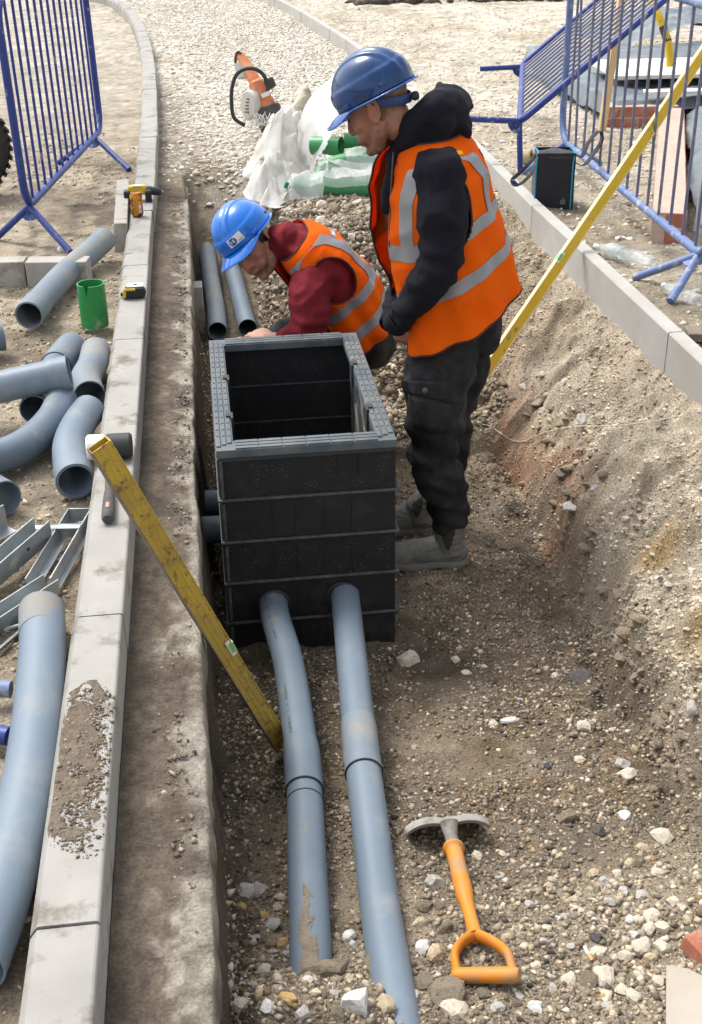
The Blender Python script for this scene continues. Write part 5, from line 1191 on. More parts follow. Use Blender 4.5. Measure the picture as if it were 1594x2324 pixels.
part(MB().tube([(2.80, 8.45, -.12), (2.845, 8.47, .40), (2.885, 8.50, .80)], .033, 4, twist=PI/4), 'stake', mat('pine', (.60, .42, .20), (.66, .49, .27), scale=3, rough=.8), o, smooth=False)
hp = [aty(x, y, yy) for x, y, yy in ((1440, -60, 9.7), (1474, -5, 9.6), (1492, 30, 9.5), (1505, 60, 9.45), (1516, 95, 9.4), (1521, 130, 9.38), (1521, 150, 9.38))]
o = thing('yellow_hose', 'yellow gas hose curving down behind the bars of the right barrier', 'hose', tuple(hp[-1]))
part(MB().tube([tuple(q) for q in smooth_path([tuple(q) for q in hp], 5)], .030, 12), 'hose_wall', M['yellow'], o)
part(MB().tube([tuple(hp[3] + np.array([0, 0, .0])), tuple(hp[4])], .0315, 12), 'tape_band', M['ring'], o)
# ------------------------------------------------------------------ people
def fuse(mb, voxel=.006, smooth=6, name='fused'):
    me = mb.mesh(name, None, False); o = bpy.data.objects.new(name, me); COL.objects.link(o)
    r = o.modifiers.new('r', 'REMESH'); r.mode = 'VOXEL'; r.voxel_size = voxel
    if smooth: s_ = o.modifiers.new('s', 'SMOOTH'); s_.factor = .5; s_.iterations = smooth
    dg = bpy.context.evaluated_depsgraph_get(); dg.update()
    me2 = bpy.data.meshes.new_from_object(o.evaluated_get(dg)); bpy.data.objects.remove(o); bpy.data.meshes.remove(me)
    return me2
def get_co(me):
    a = np.empty(len(me.vertices)*3, np.float32); me.vertices.foreach_get('co', a); return a.reshape(-1, 3).astype(float)
def get_no(me):
    a = np.empty(len(me.vertices)*3, np.float32); me.vertices.foreach_get('normal', a); return a.reshape(-1, 3).astype(float)
def set_co(me, a): me.vertices.foreach_set('co', a.astype(np.float32).ravel()); me.update()
def noise3(P, sc, seed=0.0):
    q = np.asarray(sc)*P + seed; return np.array([mnoise.noise(Vector(v)) for v in q.tolist()])
def folds(me, amp, sc, seed=0.0, ridge=True, amp2=0.0, sc2=(40, 40, 40)):
    P = get_co(me); N_ = get_no(me); d = noise3(P, sc, seed)
    if ridge: d = .35 - np.abs(d)*1.6
    d = d*amp
    if amp2: d = d + amp2*noise3(P, sc2, seed+5)
    set_co(me, P + N_*d[:, None])
def link_part(me, name, m, parent, shade=True):
    me.name = name; me.materials.clear(); me.materials.append(m)
    if shade: me.polygons.foreach_set('use_smooth', [True]*len(me.polygons))
    o = bpy.data.objects.new(name, me); COL.objects.link(o)
    if parent is not None:
        o.parent = parent; off = Vector((0, 0, 0)); p = parent
        while p is not None: off += p.location; p = p.parent
        me.transform(Matrix.Translation(-off))
    return o
def ell(mb, c, r, rot=None, n=14):
    """closed ellipsoid"""
    c = Vector(c); vs = []; m = n//2
    for i in range(1, m):
        a = PI*i/m
        for k in range(n):
            q = Vector((r[0]*math.sin(a)*math.cos(2*PI*k/n), r[1]*math.sin(a)*math.sin(2*PI*k/n), r[2]*math.cos(a))); vs.append((rot @ q if rot else q) + c)
    t = Vector((0, 0, r[2])); b = -t; vs += [(rot @ t if rot else t) + c, (rot @ b if rot else b) + c]; fs = []; L = len(vs)
    for i in range(m-2):
        for k in range(n): fs.append((i*n+k, (i+1)*n+k, (i+1)*n+(k+1) % n, i*n+(k+1) % n))
    for k in range(n): fs.append((L-2, k, (k+1) % n)); fs.append((L-1, (m-2)*n+(k+1) % n, (m-2)*n+k))
    mb.add(vs, fs); return mb
def limb(mb, pts, n=14):
    """round-ended tapering limb through (point, radius) pairs"""
    P = [Vector(map(float, p)) for p, r in pts]; R = [r for p, r in pts]; path, rad = [], []
    sp = smooth_path([tuple(p) for p in P], 5); sr = np.interp(np.linspace(0, len(P)-1, len(sp)), range(len(P)), [r if not isinstance(r, tuple) else r[0] for r in R])
    mb.tube([tuple(p) for p in sp], list(sr), n); ell(mb, sp[0], (sr[0],)*3, n=n); ell(mb, sp[-1], (sr[-1],)*3, n=n); return mb
def hand(mb, wrist, d, pn, thumb_side, s=1.0, curl=35, spread=7):
    """palm, four fingers with three joints, thumb from the side of the palm"""
    w_, d, pn = Vector(wrist), Vector(d).normalized(), Vector(pn).normalized(); pn = (pn - d*pn.dot(d)).normalized(); sd = d.cross(pn)*thumb_side
    mb.tube([w_ - d*.03*s, w_ + d*.012*s, w_ + d*.055*s, w_ + d*.092*s], [(.020*s, .029*s), (.018*s, .033*s), (.0165*s, .043*s), (.013*s, .040*s)], 12, up=tuple(pn))
    for k, (o, L_) in enumerate(((.031, .074), (.0105, .084), (-.0105, .078), (-.031, .060))):
        b = w_ + d*(.088 - .004*abs(k-1))*s + sd*o*s; fd = (d + sd*math.radians(spread)*(1.5-k)*.6).normalized(); p = b; pts = [b - fd*.012*s, b]; a = 0
        for seg, fr in enumerate((.44, .31, .25)):
            a += math.radians(curl*(.7 if seg == 0 else 1.0)); dd = (fd*math.cos(a) + pn*math.sin(a)); p = p + dd*L_*fr*s; pts.append(p)
        mb.tube([tuple(q) for q in pts], [r*s for r in (.0095, .0095, .0088, .0080, .0062)], 8); ell(mb, pts[-1], (.0062*s,)*3, n=8)
    b = w_ + d*.025*s + sd*.030*s; p1 = b + (d*.55 + sd*.62 + pn*.30).normalized()*.045*s; p2 = p1 + (d*.85 + sd*.15 + pn*.40).normalized()*.032*s; p3 = p2 + (d*.9 - sd*.1 + pn*.45).normalized()*.025*s
    mb.tube([tuple(q) for q in (b - sd*.012*s, b, p1, p2, p3)], [.014*s, .0135*s, .0115*s, .0102*s, .007*s], 8); ell(mb, p3, (.007*s,)*3, n=8)
    return mb
def Rlocal(yaw, pitch, roll):
    B = Matrix(((-1, 0, 0), (0, -1, 0), (0, 0, 1)))
    return B @ rotm('Z', yaw) @ rotm('Y', pitch) @ rotm('X', roll)
class Head:
    def __init__(s, O, yaw, pitch, roll, sc): s.O, s.R, s.s = Vector(O), Rlocal(yaw, pitch, roll), sc
    def p(s, x, y, z): return s.O + s.R @ Vector((x, y, z))*s.s
    def inv(s, P):
        R_ = np.array(s.R); return (P - np.array(s.O)) @ R_ / s.s
    def build(s, mb, neck, into):
        k = s.s; e = lambda c, r, rot=None: ell(mb, s.p(*c), tuple(q*k for q in r), s.R if rot is None else s.R @ rot, 18)
        e((-.012, 0, .045), (.104, .079, .094)); e((.030, 0, -.005), (.066, .068, .085))
        def t(pts, rr, n=10, up=None): mb.tube([tuple(s.p(*q)) for q in pts], [(tuple(c*k for c in r) if isinstance(r, tuple) else r*k) for r in rr], n, up=up)
        t([(.045, 0, .045), (.054, 0, -.01), (.056, 0, -.055), (.060, 0, -.098), (.060, 0, -.112)], [(.050, .066), (.050, .066), (.046, .054), (.034, .036), (.018, .022)], 16, up=tuple(s.R @ Vector((1, 0, 0))))
        for sg in (-1, 1):
            t([(-.012, .062*sg, -.030), (.008, .056*sg, -.066), (.040, .036*sg, -.098), (.064, .010*sg, -.108)], [.022, .026, .025, .022])
            e((.066, .042*sg, -.022), (.026, .026, .024)); e((.074, .034*sg, -.058), (.022, .024, .028))
            t([(.082, .052*sg, .036), (.096, .030*sg, .040), (.100, .010*sg, .036)], [.010, .0125, .011])
            e((.1035, .0145*sg, -.034), (.012, .009, .009))
            e((.079, .034*sg, .014), (.0165, .018, .0135))
            # ear: rim, lobe and bowl
            R2 = rotm('Z', 24*sg) @ rotm('Y', -12)
            e((-.012, .081*sg, .000), (.021, .006, .034), R2)
            rim = []
            for q in range(13):
                a = math.radians(-100 + 245*q/12); v = R2 @ Vector((.0205*math.cos(a + PI) , .007*sg, .034*math.sin(a))); rim.append((-.013 + v.x, .084*sg + v.y, .001 + v.z))
            t(rim, [.0042]*13, 8); e((-.004, .080*sg, -.030), (.009, .007, .011), R2)
        t([(.094, 0, .030), (.107, 0, .004), (.117, 0, -.020), (.121, 0, -.032)], [.0095, .0105, .0125, .0125]); e((.116, 0, -.034), (.0125, .0125, .011))
        e((.101, 0, -.068), (.011, .022, .0075)); e((.099, 0, -.080), (.011, .020, .0075)); e((.086, 0, -.109), (.020, .022, .017))
        mb.tube([tuple(s.p(-.028, 0, .0)), tuple(s.p(-.030, 0, -.06)), tuple(Vector(neck)), tuple(mixv(Vector(neck), Vector(into), .5)), tuple(into)], [.057*k, .055*k, .055*k, .055*k, .06*k], 16)
    def extras(s, body, lash=True, brow=(.06, .035, .025)):
        k = s.s; M_ = mat('brow_hair', brow, rough=.9); ML = mat('lash', (.03, .018, .014), rough=.7); me_ = mat('eye_white', (.55, .50, .47), rough=.25); mi = mat('iris', (.05, .04, .03), rough=.2)
        for sg in (-1, 1):
            mb = MB(); ell(mb, s.p(.0835, .034*sg, .010), (.0115*k,)*3, None, 14); part(mb, 'eye', me_, body)
            mb = MB(); ell(mb, s.p(.0945, .034*sg, .004), (.0024*k, .0055*k, .0055*k), s.R, 10); part(mb, 'iris', mi, body)
            part(MB().tube([tuple(s.p(.083, .051*sg, .009)), tuple(s.p(.0955, .042*sg, .0075)), tuple(s.p(.0985, .033*sg, .0065)), tuple(s.p(.096, .022*sg, .006))], [.0012*k, .0026*k, .0028*k, .0012*k], 6), 'eyelash', ML, body)
            part(MB().tube([tuple(s.p(.088, .056*sg, .041)), tuple(s.p(.1015, .042*sg, .049)), tuple(s.p(.108, .028*sg, .049)), tuple(s.p(.111, .014*sg, .044))], [.002*k, .0042*k, .0048*k, .003*k], 6), 'eyebrow', M_, body)
        part(MB().tube([tuple(s.p(.094, .028, -.0755)), tuple(s.p(.107, .014, -.0735)), tuple(s.p(.1105, 0, -.0745)), tuple(s.p(.107, -.014, -.0735)), tuple(s.p(.094, -.028, -.0755))], [.001*k, .0019*k, .002*k, .0019*k, .001*k], 6), 'mouth_line', mat('mouth', (.10, .03, .025), rough=.6), body)
    def paint(s, me, base, hair, hair_low=-.035, beard=.6):
        P = get_co(me); Q = s.inv(P); x, y, z = Q[:, 0], Q[:, 1], Q[:, 2]; near = (np.abs(x) < .16) & (np.abs(y) < .12) & (z > -.16) & (z < .18)
        c = np.tile(np.array(base), (len(P), 1)); n_ = noise3(P, (40, 40, 40)); n2 = noise3(P, (160, 160, 160), 3.)
        red = np.array([base[0]*1.05, base[1]*.66, base[2]*.58])
        def blend(w, col):
            w = np.clip(w, 0, 1)[:, None]; return c*(1-w) + np.array(col)*w
        def gs(px, py, pz, r): return np.exp(-(((x-px)/r)**2 + ((np.abs(y)-py)/r)**2 + ((z-pz)/r)**2))
        c = blend(near*(gs(.08, .045, -.025, .026)*.45 + gs(.12, 0, -.032, .018)*.6 + gs(-.012, .085, 0, .034)*.55), red)
        c = blend(near*np.exp(-(((x-.106)/.016)**2 + (y/.024)**2 + ((z+.074)/.011)**2))*.65, (base[0]*.80, base[1]*.45, base[2]*.42))
        jaw = sst(-.045, -.075, z)*sst(.0, .03, x + .25*(-.06 - z)) + sst(-.02, -.06, z)*np.exp(-((x-.0)/.022)**2)*(np.abs(y) > .045)
        jaw = np.maximum(jaw, np.exp(-((z+.056)/.008)**2)*sst(.095, .105, x)*(np.abs(y) < .03))
        c = blend(near*np.clip(jaw, 0, 1)*beard*(.75 + .9*n2), hair)
        scalp = sst(hair_low - .012, hair_low + .018, z + .25*np.minimum(0, .02 - x)*-1*0)*sst(.012, -.018, x) + sst(.055, .07, z)
        ear = (np.abs(y) > .076) & (np.abs(x + .012) < .030) & (np.abs(z) < .045)
        c = blend(near*np.clip(scalp, 0, 1)*np.where(ear, 0, 1)*(.82 + .8*n2), hair)
        c = c*(1 + .12*n_[:, None]); a = me.color_attributes.new('col', 'FLOAT_COLOR', 'POINT'); c4 = np.ones((len(P), 4), np.float32); c4[:, :3] = np.clip(c, .005, .9); a.data.foreach_set('color', c4.ravel())
    def hair_shell(s, me, m, body, low=-.035, th=.004):
        P = get_co(me); N_ = get_no(me); Q = s.inv(P); x, y, z = Q[:, 0], Q[:, 1], Q[:, 2]
        ear = (np.abs(y) > .074) & (np.abs(x + .010) < .032) & (np.abs(z) < .046)
        nz = noise3(P, (60, 60, 60))*.008
        w = ((z + nz > low) & (x + nz < .010) & (z < .16) & (np.abs(y) < .1) & (x > -.14) & ~ear)
        w |= (z + nz > -.018) & (z < .1) & (x > .0) & (x + nz < .034) & (np.abs(y) > .055) & ~ear       # sideburn
        me2 = me.copy(); h = (th + noise3(P, (220, 220, 220), 9.)*.0022)*s.s; set_co(me2, P + N_*h[:, None])
        bm = bmesh.new(); bm.from_mesh(me2); bm.verts.ensure_lookup_table()
        bmesh.ops.delete(bm, geom=[v for v in bm.verts if not w[v.index]], context='VERTS'); bm.to_mesh(me2); bm.free()
        for a in list(me2.color_attributes): me2.color_attributes.remove(a)
        return link_part(me2, 'hair', m, body)
    def helmet(s, body, m, mrim, extra_pitch=0, sticker=None, clear=False):
        k = s.s; Re = rotm('Y', extra_pitch)
        def hp(x, y, z): v = Re @ Vector((x, y, z - .045)); return s.p(v.x - .004, v.y, v.z + .045)
        rim_z = lambda c: .036 + .012*c
        def dome(u, v):
            t = 2*PI*u; c, sn = math.cos(t), math.sin(t); f = v**.9*PI/2
            rx, ry = (.126 if c > 0 else .138), .111; q = math.sin(f); h = math.cos(f)
            x, y, z = rx*q*c, ry*q*sn, .058 + .118*h
            z = z*(1) + (rim_z(c) - .058)*v**4
            # three raised ribs over the crown and a step round the side
            rb_ = 0
            for w0, wd in ((0, .017), (.040, .007), (-.040, .007)): rb_ = max(rb_, .0048*math.exp(-((y-w0)/wd)**4))
            rb_ *= float(sst(.97, .72, v)); st_ = .004*float(sst(.66, .74, v)) - .002*float(sst(.86, .95, v))
            e = 1 + (rb_ + st_)/.115; return hp(x*e, y*e, .058 + (z-.058)*e if z > .058 else z)
        shell = part(MB().grid(dome, 96, 40), 'hard_hat', m, body, ang=60); sd_ = shell.modifiers.new('t', 'SOLIDIFY'); sd_.thickness = .003*k
        def brim(u, v):
            t = 2*PI*u; c, sn = math.cos(t), math.sin(t); rx, ry = (.1305 if c > 0 else .1425), .1155; pk = float(sst(.25, .95, c))
            ext = .009 + .052*pk; x, y = (rx - .004 + ext*v)*c, (ry - .004 + (.009 + .010*pk)*v)*sn
            return hp(x, y, rim_z(c) - .001 - .016*pk*v*v - .003*v + .006*abs(sn)*pk*0 - .012*pk*v*(sn*1.6)**2)
        b = part(MB().grid(brim, 96, 8), 'brim', mrim, shell, ang=60); sd_ = b.modifiers.new('t', 'SOLIDIFY'); sd_.thickness = .003*k
        part(MB().tube([tuple(brim(u/60, 1)) for u in range(61)], .0028*k, 8, cap=False), 'brim_edge', mrim, shell)
        for sg in (-1, 1):
            for t in (.42, -.62):
                a = math.acos(t); c, sn = t, math.sin(a)*sg; R_ = (s.R @ Re @ rotm('Z', math.degrees(math.atan2(sn*.111, c*.126))))
                part(MB().box(tuple(hp(.131*c, .116*sn, .052)), (.008*k, .026*k, .012*k), rot=R_), 'slot_lug', m, shell, bevel=.001)
        mb = MB().tube([tuple(s.p(-.085 - .0*q, .075*math.sin(q), -.012 - .006*math.cos(q))) if False else tuple(s.p(-.118*math.cos(q)*.93, .083*math.sin(q), -.016 + .05*(1-math.cos(q)))) for q in [x_*PI/12 for x_ in range(-6, 7)]], [(.014*k, .0028*k)]*13, 8, up=tuple(s.R @ Vector((0, 0, 1))))
        part(mb, 'head_band', M['white'] if sticker else mat('blue_band', (.02, .05, .16), rough=.5), shell)
        part(MB().lathe([(.012*k, 0), (.014*k, .004*k), (.014*k, .014*k), (.011*k, .018*k)], 14, tuple(s.R @ Vector((-1, 0, -.2))), tuple(s.p(-.118, 0, -.016))), 'adjuster_knob', M['white'] if sticker else M['ring'], shell)
        return shell, hp, dome
class Torso:
    """st: (v, centre, tilt deg, front depth, back depth, half width); front/left unit vectors from yaw"""
    def __init__(s, st, yaw=0, tw=None, n=2.35):
        s.v = [q[0] for q in st]; s.C = np.array([q[1] for q in st], float); s.q = np.array([q[2:6] for q in st], float); s.yaw = yaw; s.n = n; s.tw = tw or 0
    def fr(s, v):
        C = np.array([np.interp(v, s.v, s.C[:, k]) for k in range(3)]); t, af, ab, b = [np.interp(v, s.v, s.q[:, k]) for k in range(4)]
        y = math.radians(s.yaw + s.tw*v); t = math.radians(t); f0 = np.array([-math.cos(y), -math.sin(y), 0]); l = np.array([math.sin(y), -math.cos(y), 0])
        f = f0*math.cos(t) + np.array([0, 0, -1])*math.sin(t); return C, f, l, af, ab, b
    def __call__(s, th, v, off=0.0):
        C, f, l, af, ab, b = s.fr(v); c, sn = math.cos(th), math.sin(th); r = (abs(c)**s.n + abs(sn)**s.n)**(-1/s.n); a = af if c > 0 else ab
        n_ = f*c/a + l*sn/b; n_ /= np.linalg.norm(n_); return C + f*(c*r*a) + l*(sn*r*b) + n_*off
    def solid(s, mb, off=-.012, nv=18, nt=28):
        vs = [s(2*PI*k/nt, j/nv, off) for j in range(nv+1) for k in range(nt)]
        fs = [(j*nt+k, j*nt+(k+1) % nt, (j+1)*nt+(k+1) % nt, (j+1)*nt+k) for j in range(nv) for k in range(nt)]
        fs += [tuple(range(nt-1, -1, -1)), tuple(nv*nt+k for k in range(nt))]; mb.add(vs, fs)
D2 = math.radians
def make_vest(T, body, m, mband, mbind, gap=(-26, 17), arm=(92, 36, .40, .90), flare=.035, bands=(.33, .12), bh=.085, lat=.135, seed=1., neck_v=.985, hem_flare=.03, off0=.016, patch=None):
    g0, g1 = D2(gap[0]), D2(gap[1])
    def VS(th, v, off=0.0):
        """vest cloth: the torso eased outward, flared at the hem and the far front edge, with hanging folds"""
        t = (th + PI) % (2*PI) - PI; o = off0 + hem_flare*(1-v)**2 + off
        o += (.008*math.sin(7*t + 3*seed) + .006*math.sin(13*t + 5*v + seed))*(1-v)**1.2
        if flare and t < g0+.001: o += flare*float(sst(D2(-62), g0, t))*float(sst(1.0, .85, v))*float(sst(.25, .55, v))
        p = T(th, v, o); q = Vector((p[0]*5, p[1]*5, p[2]*6 + seed)); r_ = abs(mnoise.noise(q))
        r2 = abs(mnoise.noise(Vector((p[0]*13, p[1]*13, p[2]*9 - seed)))); p2 = T(th, v, o + .014*(.30 - r_)*2*(1 - .4*v) + .007*(.25 - r2) + .003*mnoise.noise(q*3.3)); return p2
    at, aw, v0, v1 = D2(arm[0]), D2(arm[1]), arm[2], arm[3]; vc, vh = (v0+v1)/2, (v1-v0)/2
    def hole(th, v, sgn, grow=1.0):
        t = (th*sgn - at + PI) % (2*PI) - PI
        w_ = aw*(1.0 + .35*(v-vc)/vh*0); return (abs(t)/(w_*grow))**2.2 + (abs(v-vc)/(vh*grow))**2.2 < 1
    span = 2*PI - (g1-g0)
    th_of = lambda u: g1 + span*u
    keep = lambda u, v: not hole(th_of(u), v*neck_v, 1) and not hole(th_of(u), v*neck_v, -1)
    vest = part(MB().grid(lambda u, v: VS(th_of(u), v*neck_v), 170, 80, keep), 'hi_vis_vest', m, body, ang=80)
    sd_ = vest.modifiers.new('t', 'SOLIDIFY'); sd_.thickness = .0025; sd_.offset = 0
    NB = 120
    for vb in bands:
        def bf(u, v): 
            th = th_of(u); vv = vb + bh*(v-.5)*(1 + .0*u); return VS(th, vv, .0035)
        part(MB().grid(bf, NB, 5, lambda u, v: not hole(th_of(u), vb + bh*(v-.5), 1) and not hole(th_of(u), vb + bh*(v-.5), -1)), 'reflective_band', mband, vest, ang=80)
    for sg in (1, -1):
        # brace over the shoulder, front hem band to back, at a constant distance from the spine
        tops = []
        vt = .98
        def braceth(v, front, dl):
            C, f, l, af, ab, b = T.fr(v); y = min((lat + dl)/b, .999); t = math.asin(y)
            return t if front else PI - t
        vmax = max(v for v in np.linspace(.5, .98, 60) if T.fr(v)[5] > lat + .028)
        def br(u, v):
            dl = .042*(v-.5)
            if u < .46: q = u/.46; vv = (bands[0]+.03) + (vmax - bands[0]-.03)*q; th = braceth(vv, True, dl)
            elif u > .54: q = (1-u)/.46; vv = (bands[0]+.03) + (vmax - bands[0]-.03)*q; th = braceth(vv, False, dl)
            else:
                q = (u-.46)/.08; vv = vmax + .012*math.sin(PI*q); a0, a1 = braceth(vmax, True, dl), braceth(vmax, False, dl); th = a0 + (a1-a0)*q
            return VS(sg*th, vv, .0045)
        part(MB().grid(br, 70, 4), 'reflective_band', mband, vest, ang=80)
    def bind(pts, r=.0042): part(MB().tube([tuple(p) for p in pts], r, 6, cap=False), 'binding', mbind, vest)
    bind([VS(th_of(u/100), 0) for u in range(101)]); bind([VS(g1, v/40*neck_v) for v in range(41)]); bind([VS(g0, v/40*neck_v) for v in range(41)]); bind([VS(th_of(u/60), neck_v) for u in range(61)])
    for sg in (1, -1):
        lp = []
        for k in range(61):
            a = 2*PI*k/60; c, s_ = math.cos(a), math.sin(a); rr = (abs(c)**2.2 + abs(s_)**2.2)**(-1/2.2); lp.append(VS(sg*(at + aw*c*rr), vc + vh*s_*rr))
        bind(lp, .0038)
    return vest, VS
M['hivis'] = mat('orange_hi_vis', (.95, .135, .004), (.97, .18, .006), scale=7, rough=.8, bump=.12, bscale=220, spec=.15, transl=(.36, (.98, .17, .006)))
M['reflect'] = mat('reflective_tape', (.22, .22, .235), (.29, .29, .305), scale=9, rough=.42, bump=.2, bscale=30, metal=.15)
M['binding'] = mat('dark_binding', (.05, .018, .015), rough=.8)
M['hoodie'] = mat('navy_black_jersey', (.0085, .0092, .0145), (.012, .0128, .0185), scale=9, rough=.95, bump=.3, bscale=150, spec=.25, c3=(.06, .06, .06), dirt=.10, dscale=7, dsharp=.03)
M['trousers'] = mat('black_work_trousers', (.0115, .0120, .0142), (.017, .0176, .0202), scale=8, rough=.9, spec=.3, bump=.3, bscale=110, c3=(.055, .053, .05), dirt=.27, dscale=5, dsharp=.15)
M['fleece'] = mat('dark_red_fleece', (.155, .012, .020), (.20, .020, .028), scale=10, rough=.95, bump=.35, bscale=160, spec=.3)
M['boot'] = mat('dusty_grey_boot', (.15, .15, .136), (.21, .21, .192), scale=9, rough=.85, bump=.3, bscale=60, c3=(.24, .225, .19), dirt=.3, dscale=8)
M['sole'] = mat('boot_sole', (.20, .19, .165), (.26, .245, .21), scale=12, rough=.9)
M['skin'] = mat('skin', (.9, .9, .9), (1.06, 1.04, 1.02), scale=40, rough=.52, attr='col', sss=.10, bump=.08, bscale=220, bdist=.003)
M['hat1'] = mat('dark_blue_hard_hat', (.0018, .028, .105), (.003, .045, .155), scale=5, rough=.12, spec=.35, coat=.5, c3=(.012, .07, .26), dirt=.3, dscale=7, dsharp=.15)
M['hat1rim'] = mat('clear_blue_rim', (.01, .16, .50), rough=.12, coat=.8, transl=(.35, (.05, .40, .9)))
M['hat2'] = mat('bright_blue_hard_hat', (.003, .135, .56), (.004, .15, .60), scale=4, rough=.24, spec=.5, coat=.35)

def o_off(o):
    off = Vector((0, 0, 0)); p = o
    while p is not None: off += p.location; p = p.parent
    return off
def boot(body, heel, toe, ankle, name='boot', s=1.0, panel=True):
    h, t, a = Vector(heel), Vector(toe), Vector(ankle); f = (t-h); f.z = 0; L = f.length; f.normalize(); sd_ = Vector((f.y, -f.x, 0)); gz_ = h.z
    mb = MB(); B = lambda x, y, z: h + f*(x*L) + sd_*y + Vector((0, 0, z))
    mb.tube([tuple(B(.02, 0, .045)), tuple(B(.12, 0, .05)), tuple(B(.32, 0, .055)), tuple(B(.55, 0, .048)), tuple(B(.78, 0, .042)), tuple(B(.93, 0, .038)), tuple(B(1.0, 0, .032))],
            [(.036, .036), (.054, .043), (.062, .045), (.056, .050), (.050, .055), (.044, .050), (.026, .030)], 18, up=(0, 0, 1))
    ell(mb, B(.92, 0, .044), (.050, .052, .042)); ell(mb, B(.09, 0, .050), (.046, .044, .052))
    mb.tube([tuple(B(.17, 0, .05)), tuple(B(.19, 0, .10)), tuple(a*.6 + B(.18, 0, .17)*.4), tuple(a)], [.056, .058, .060, .066], 18)
    me = fuse(mb, .005, 4); P = get_co(me); P[:, 2] = np.maximum(P[:, 2], gz_ + .012); set_co(me, P); folds(me, .004, (30, 30, 45), 4.2, True)
    o = link_part(me, name, M['boot'], body)
    n_ = 40; out = []
    for k in range(n_):
        q = 2*PI*k/n_; x = .5 + .56*math.cos(q); w_ = (.060 if x > .5 else .052)*abs(math.sin(q))**.7*math.copysign(1, math.sin(q))*(1.1 - .25*math.exp(-((x-.38)/.16)**2)); out.append((x, w_))
    vs = [B(x, y, .0) for x, y in out] + [B(x, y*1.06, .014) for x, y in out] + [B(x, y, .026) for x, y in out]
    fs = [tuple(range(n_-1, -1, -1)), tuple(2*n_+k for k in range(n_))] + [(r*n_+k, r*n_+(k+1) % n_, (r+1)*n_+(k+1) % n_, (r+1)*n_+k) for r in (0, 1) for k in range(n_)]
    part(MB().add(vs, fs), 'sole', M['sole'], o)
    part(MB().tube([tuple(a - f*.055 + Vector((0, 0, -.01))), tuple(a - f*.075 + Vector((0, 0, .022))), tuple(a - f*.058 + Vector((0, 0, .026)))], [(.010, .002)]*3, 6, up=tuple(sd_)), 'pull_tab', M['boot'], o)
    if not panel: return o
    me3 = o.data.copy(); P = get_co(me3); N3 = get_no(me3); set_co(me3, P + N3*.0016); q0 = np.array(h) - np.array(o_off(o)); fx, sx = np.array(f), np.array(sd_); lx = (P - q0) @ fx/L; lz = P[:, 2] - q0[2]
    w_ = (np.abs(lx - (.235 - .25*(lz - .11))) < .085) & (lz > .085 + 8*(lx-.23)**2) & (lz < .20) & (np.abs((P - q0) @ sx) > .028)
    bm = bmesh.new(); bm.from_mesh(me3); bm.verts.ensure_lookup_table(); bmesh.ops.delete(bm, geom=[v for v in bm.verts if not w_[v.index]], context='VERTS'); bm.to_mesh(me3); bm.free()
    bm = bmesh.new(); bm.from_mesh(me3); bm.faces.ensure_lookup_table(); seen, isl = set(), []
    for f_ in bm.faces:
        if f_ in seen: continue
        st_, cur = [f_], []; seen.add(f_)
        while st_:
            g_ = st_.pop(); cur.append(g_)
            for e in g_.edges:
                for k_ in e.link_faces:
                    if k_ not in seen: seen.add(k_); st_.append(k_)
        isl.append(cur)
    if isl:      # the panel on the outer side only
        keep = min([c_ for c_ in isl if len(c_) > 20] or isl, key=lambda c_: sum(f_.calc_center_median().y for f_ in c_)/len(c_)); bmesh.ops.delete(bm, geom=[f_ for c_ in isl if c_ is not keep for f_ in c_], context='FACES')
    bmesh.ops.delete(bm, geom=[v for v in bm.verts if not v.link_faces], context='VERTS'); bm.to_mesh(me3); bm.free()
    if len(me3.polygons): e_ = link_part(me3, 'elastic_panel', mat('elastic', (.05, .042, .035), rough=.95), None); e_.parent = o
    return o

# ---- the standing man
PY = lambda x, y, Y_: np.array(aty(x, y, Y_))
T1 = Torso([(0, PY(1034, 697, 4.13), 30, .195, .180, .235), (.2, PY(1019, 622, 4.13), 29, .187, .185, .228), (.4, PY(1003, 550, 4.13), 26, .185, .18, .228), (.6, PY(990, 470, 4.13), 22, .18, .165, .235),
            (.75, PY(982, 400, 4.13), 18, .165, .155, .232), (.87, PY(977, 352, 4.13), 13, .135, .135, .212), (.95, PY(972, 322, 4.13), 9, .105, .115, .165), (1, PY(964, 298, 4.13), 6, .08, .088, .105)], yaw=3)
gz1 = zat(.8, 4.0)
H1 = Head((.602, 4.12, .912), -30, 27, -3, 1.05); nk1 = PY(950, 318, 4.13)
arm_n = [(PY(997, 392, 3.95), .088), (PY(1002, 480, 3.90), .086), (PY(1002, 592, 3.88), .072), (PY(955, 662, 3.90), .063), (PY(908, 722, 3.98), .047)]
arm_f = [(PY(975, 375, 4.31), .075), (PY(965, 480, 4.38), .072), (PY(960, 590, 4.38), .064), (PY(915, 660, 4.30), .056), (PY(895, 716, 4.20), .044)]
leg_n = [(PY(1022, 742, 4.05), .112), (PY(997, 855, 4.0), .128), (PY(984, 1005, 3.98), .100), (PY(1005, 1100, 3.98), .089), (PY(1020, 1168, 3.98), .074)]
leg_f = [(PY(1040, 735, 4.24), .128), (PY(1036, 850, 4.26), .120), (PY(1024, 965, 4.27), .084), (PY(1018, 1060, 4.28), .072), (PY(1002, 1122, 4.28), .055)]
shr = lambda L, k: [(p, r*k) for p, r in L]
heel_n, toe_n = np.array([.905, 3.97, gz1]), np.array([.615, 4.00, gz1]); heel_f = np.array([.835, 4.27, zat(.8, 4.27)]); toe_f = np.array([.56, 4.29, zat(.8, 4.27)])
mb = MB(); H1.build(mb, nk1, PY(975, 385, 4.13)); T1.solid(mb, -.05)
for L in (arm_n, arm_f): limb(mb, shr(L, .66))
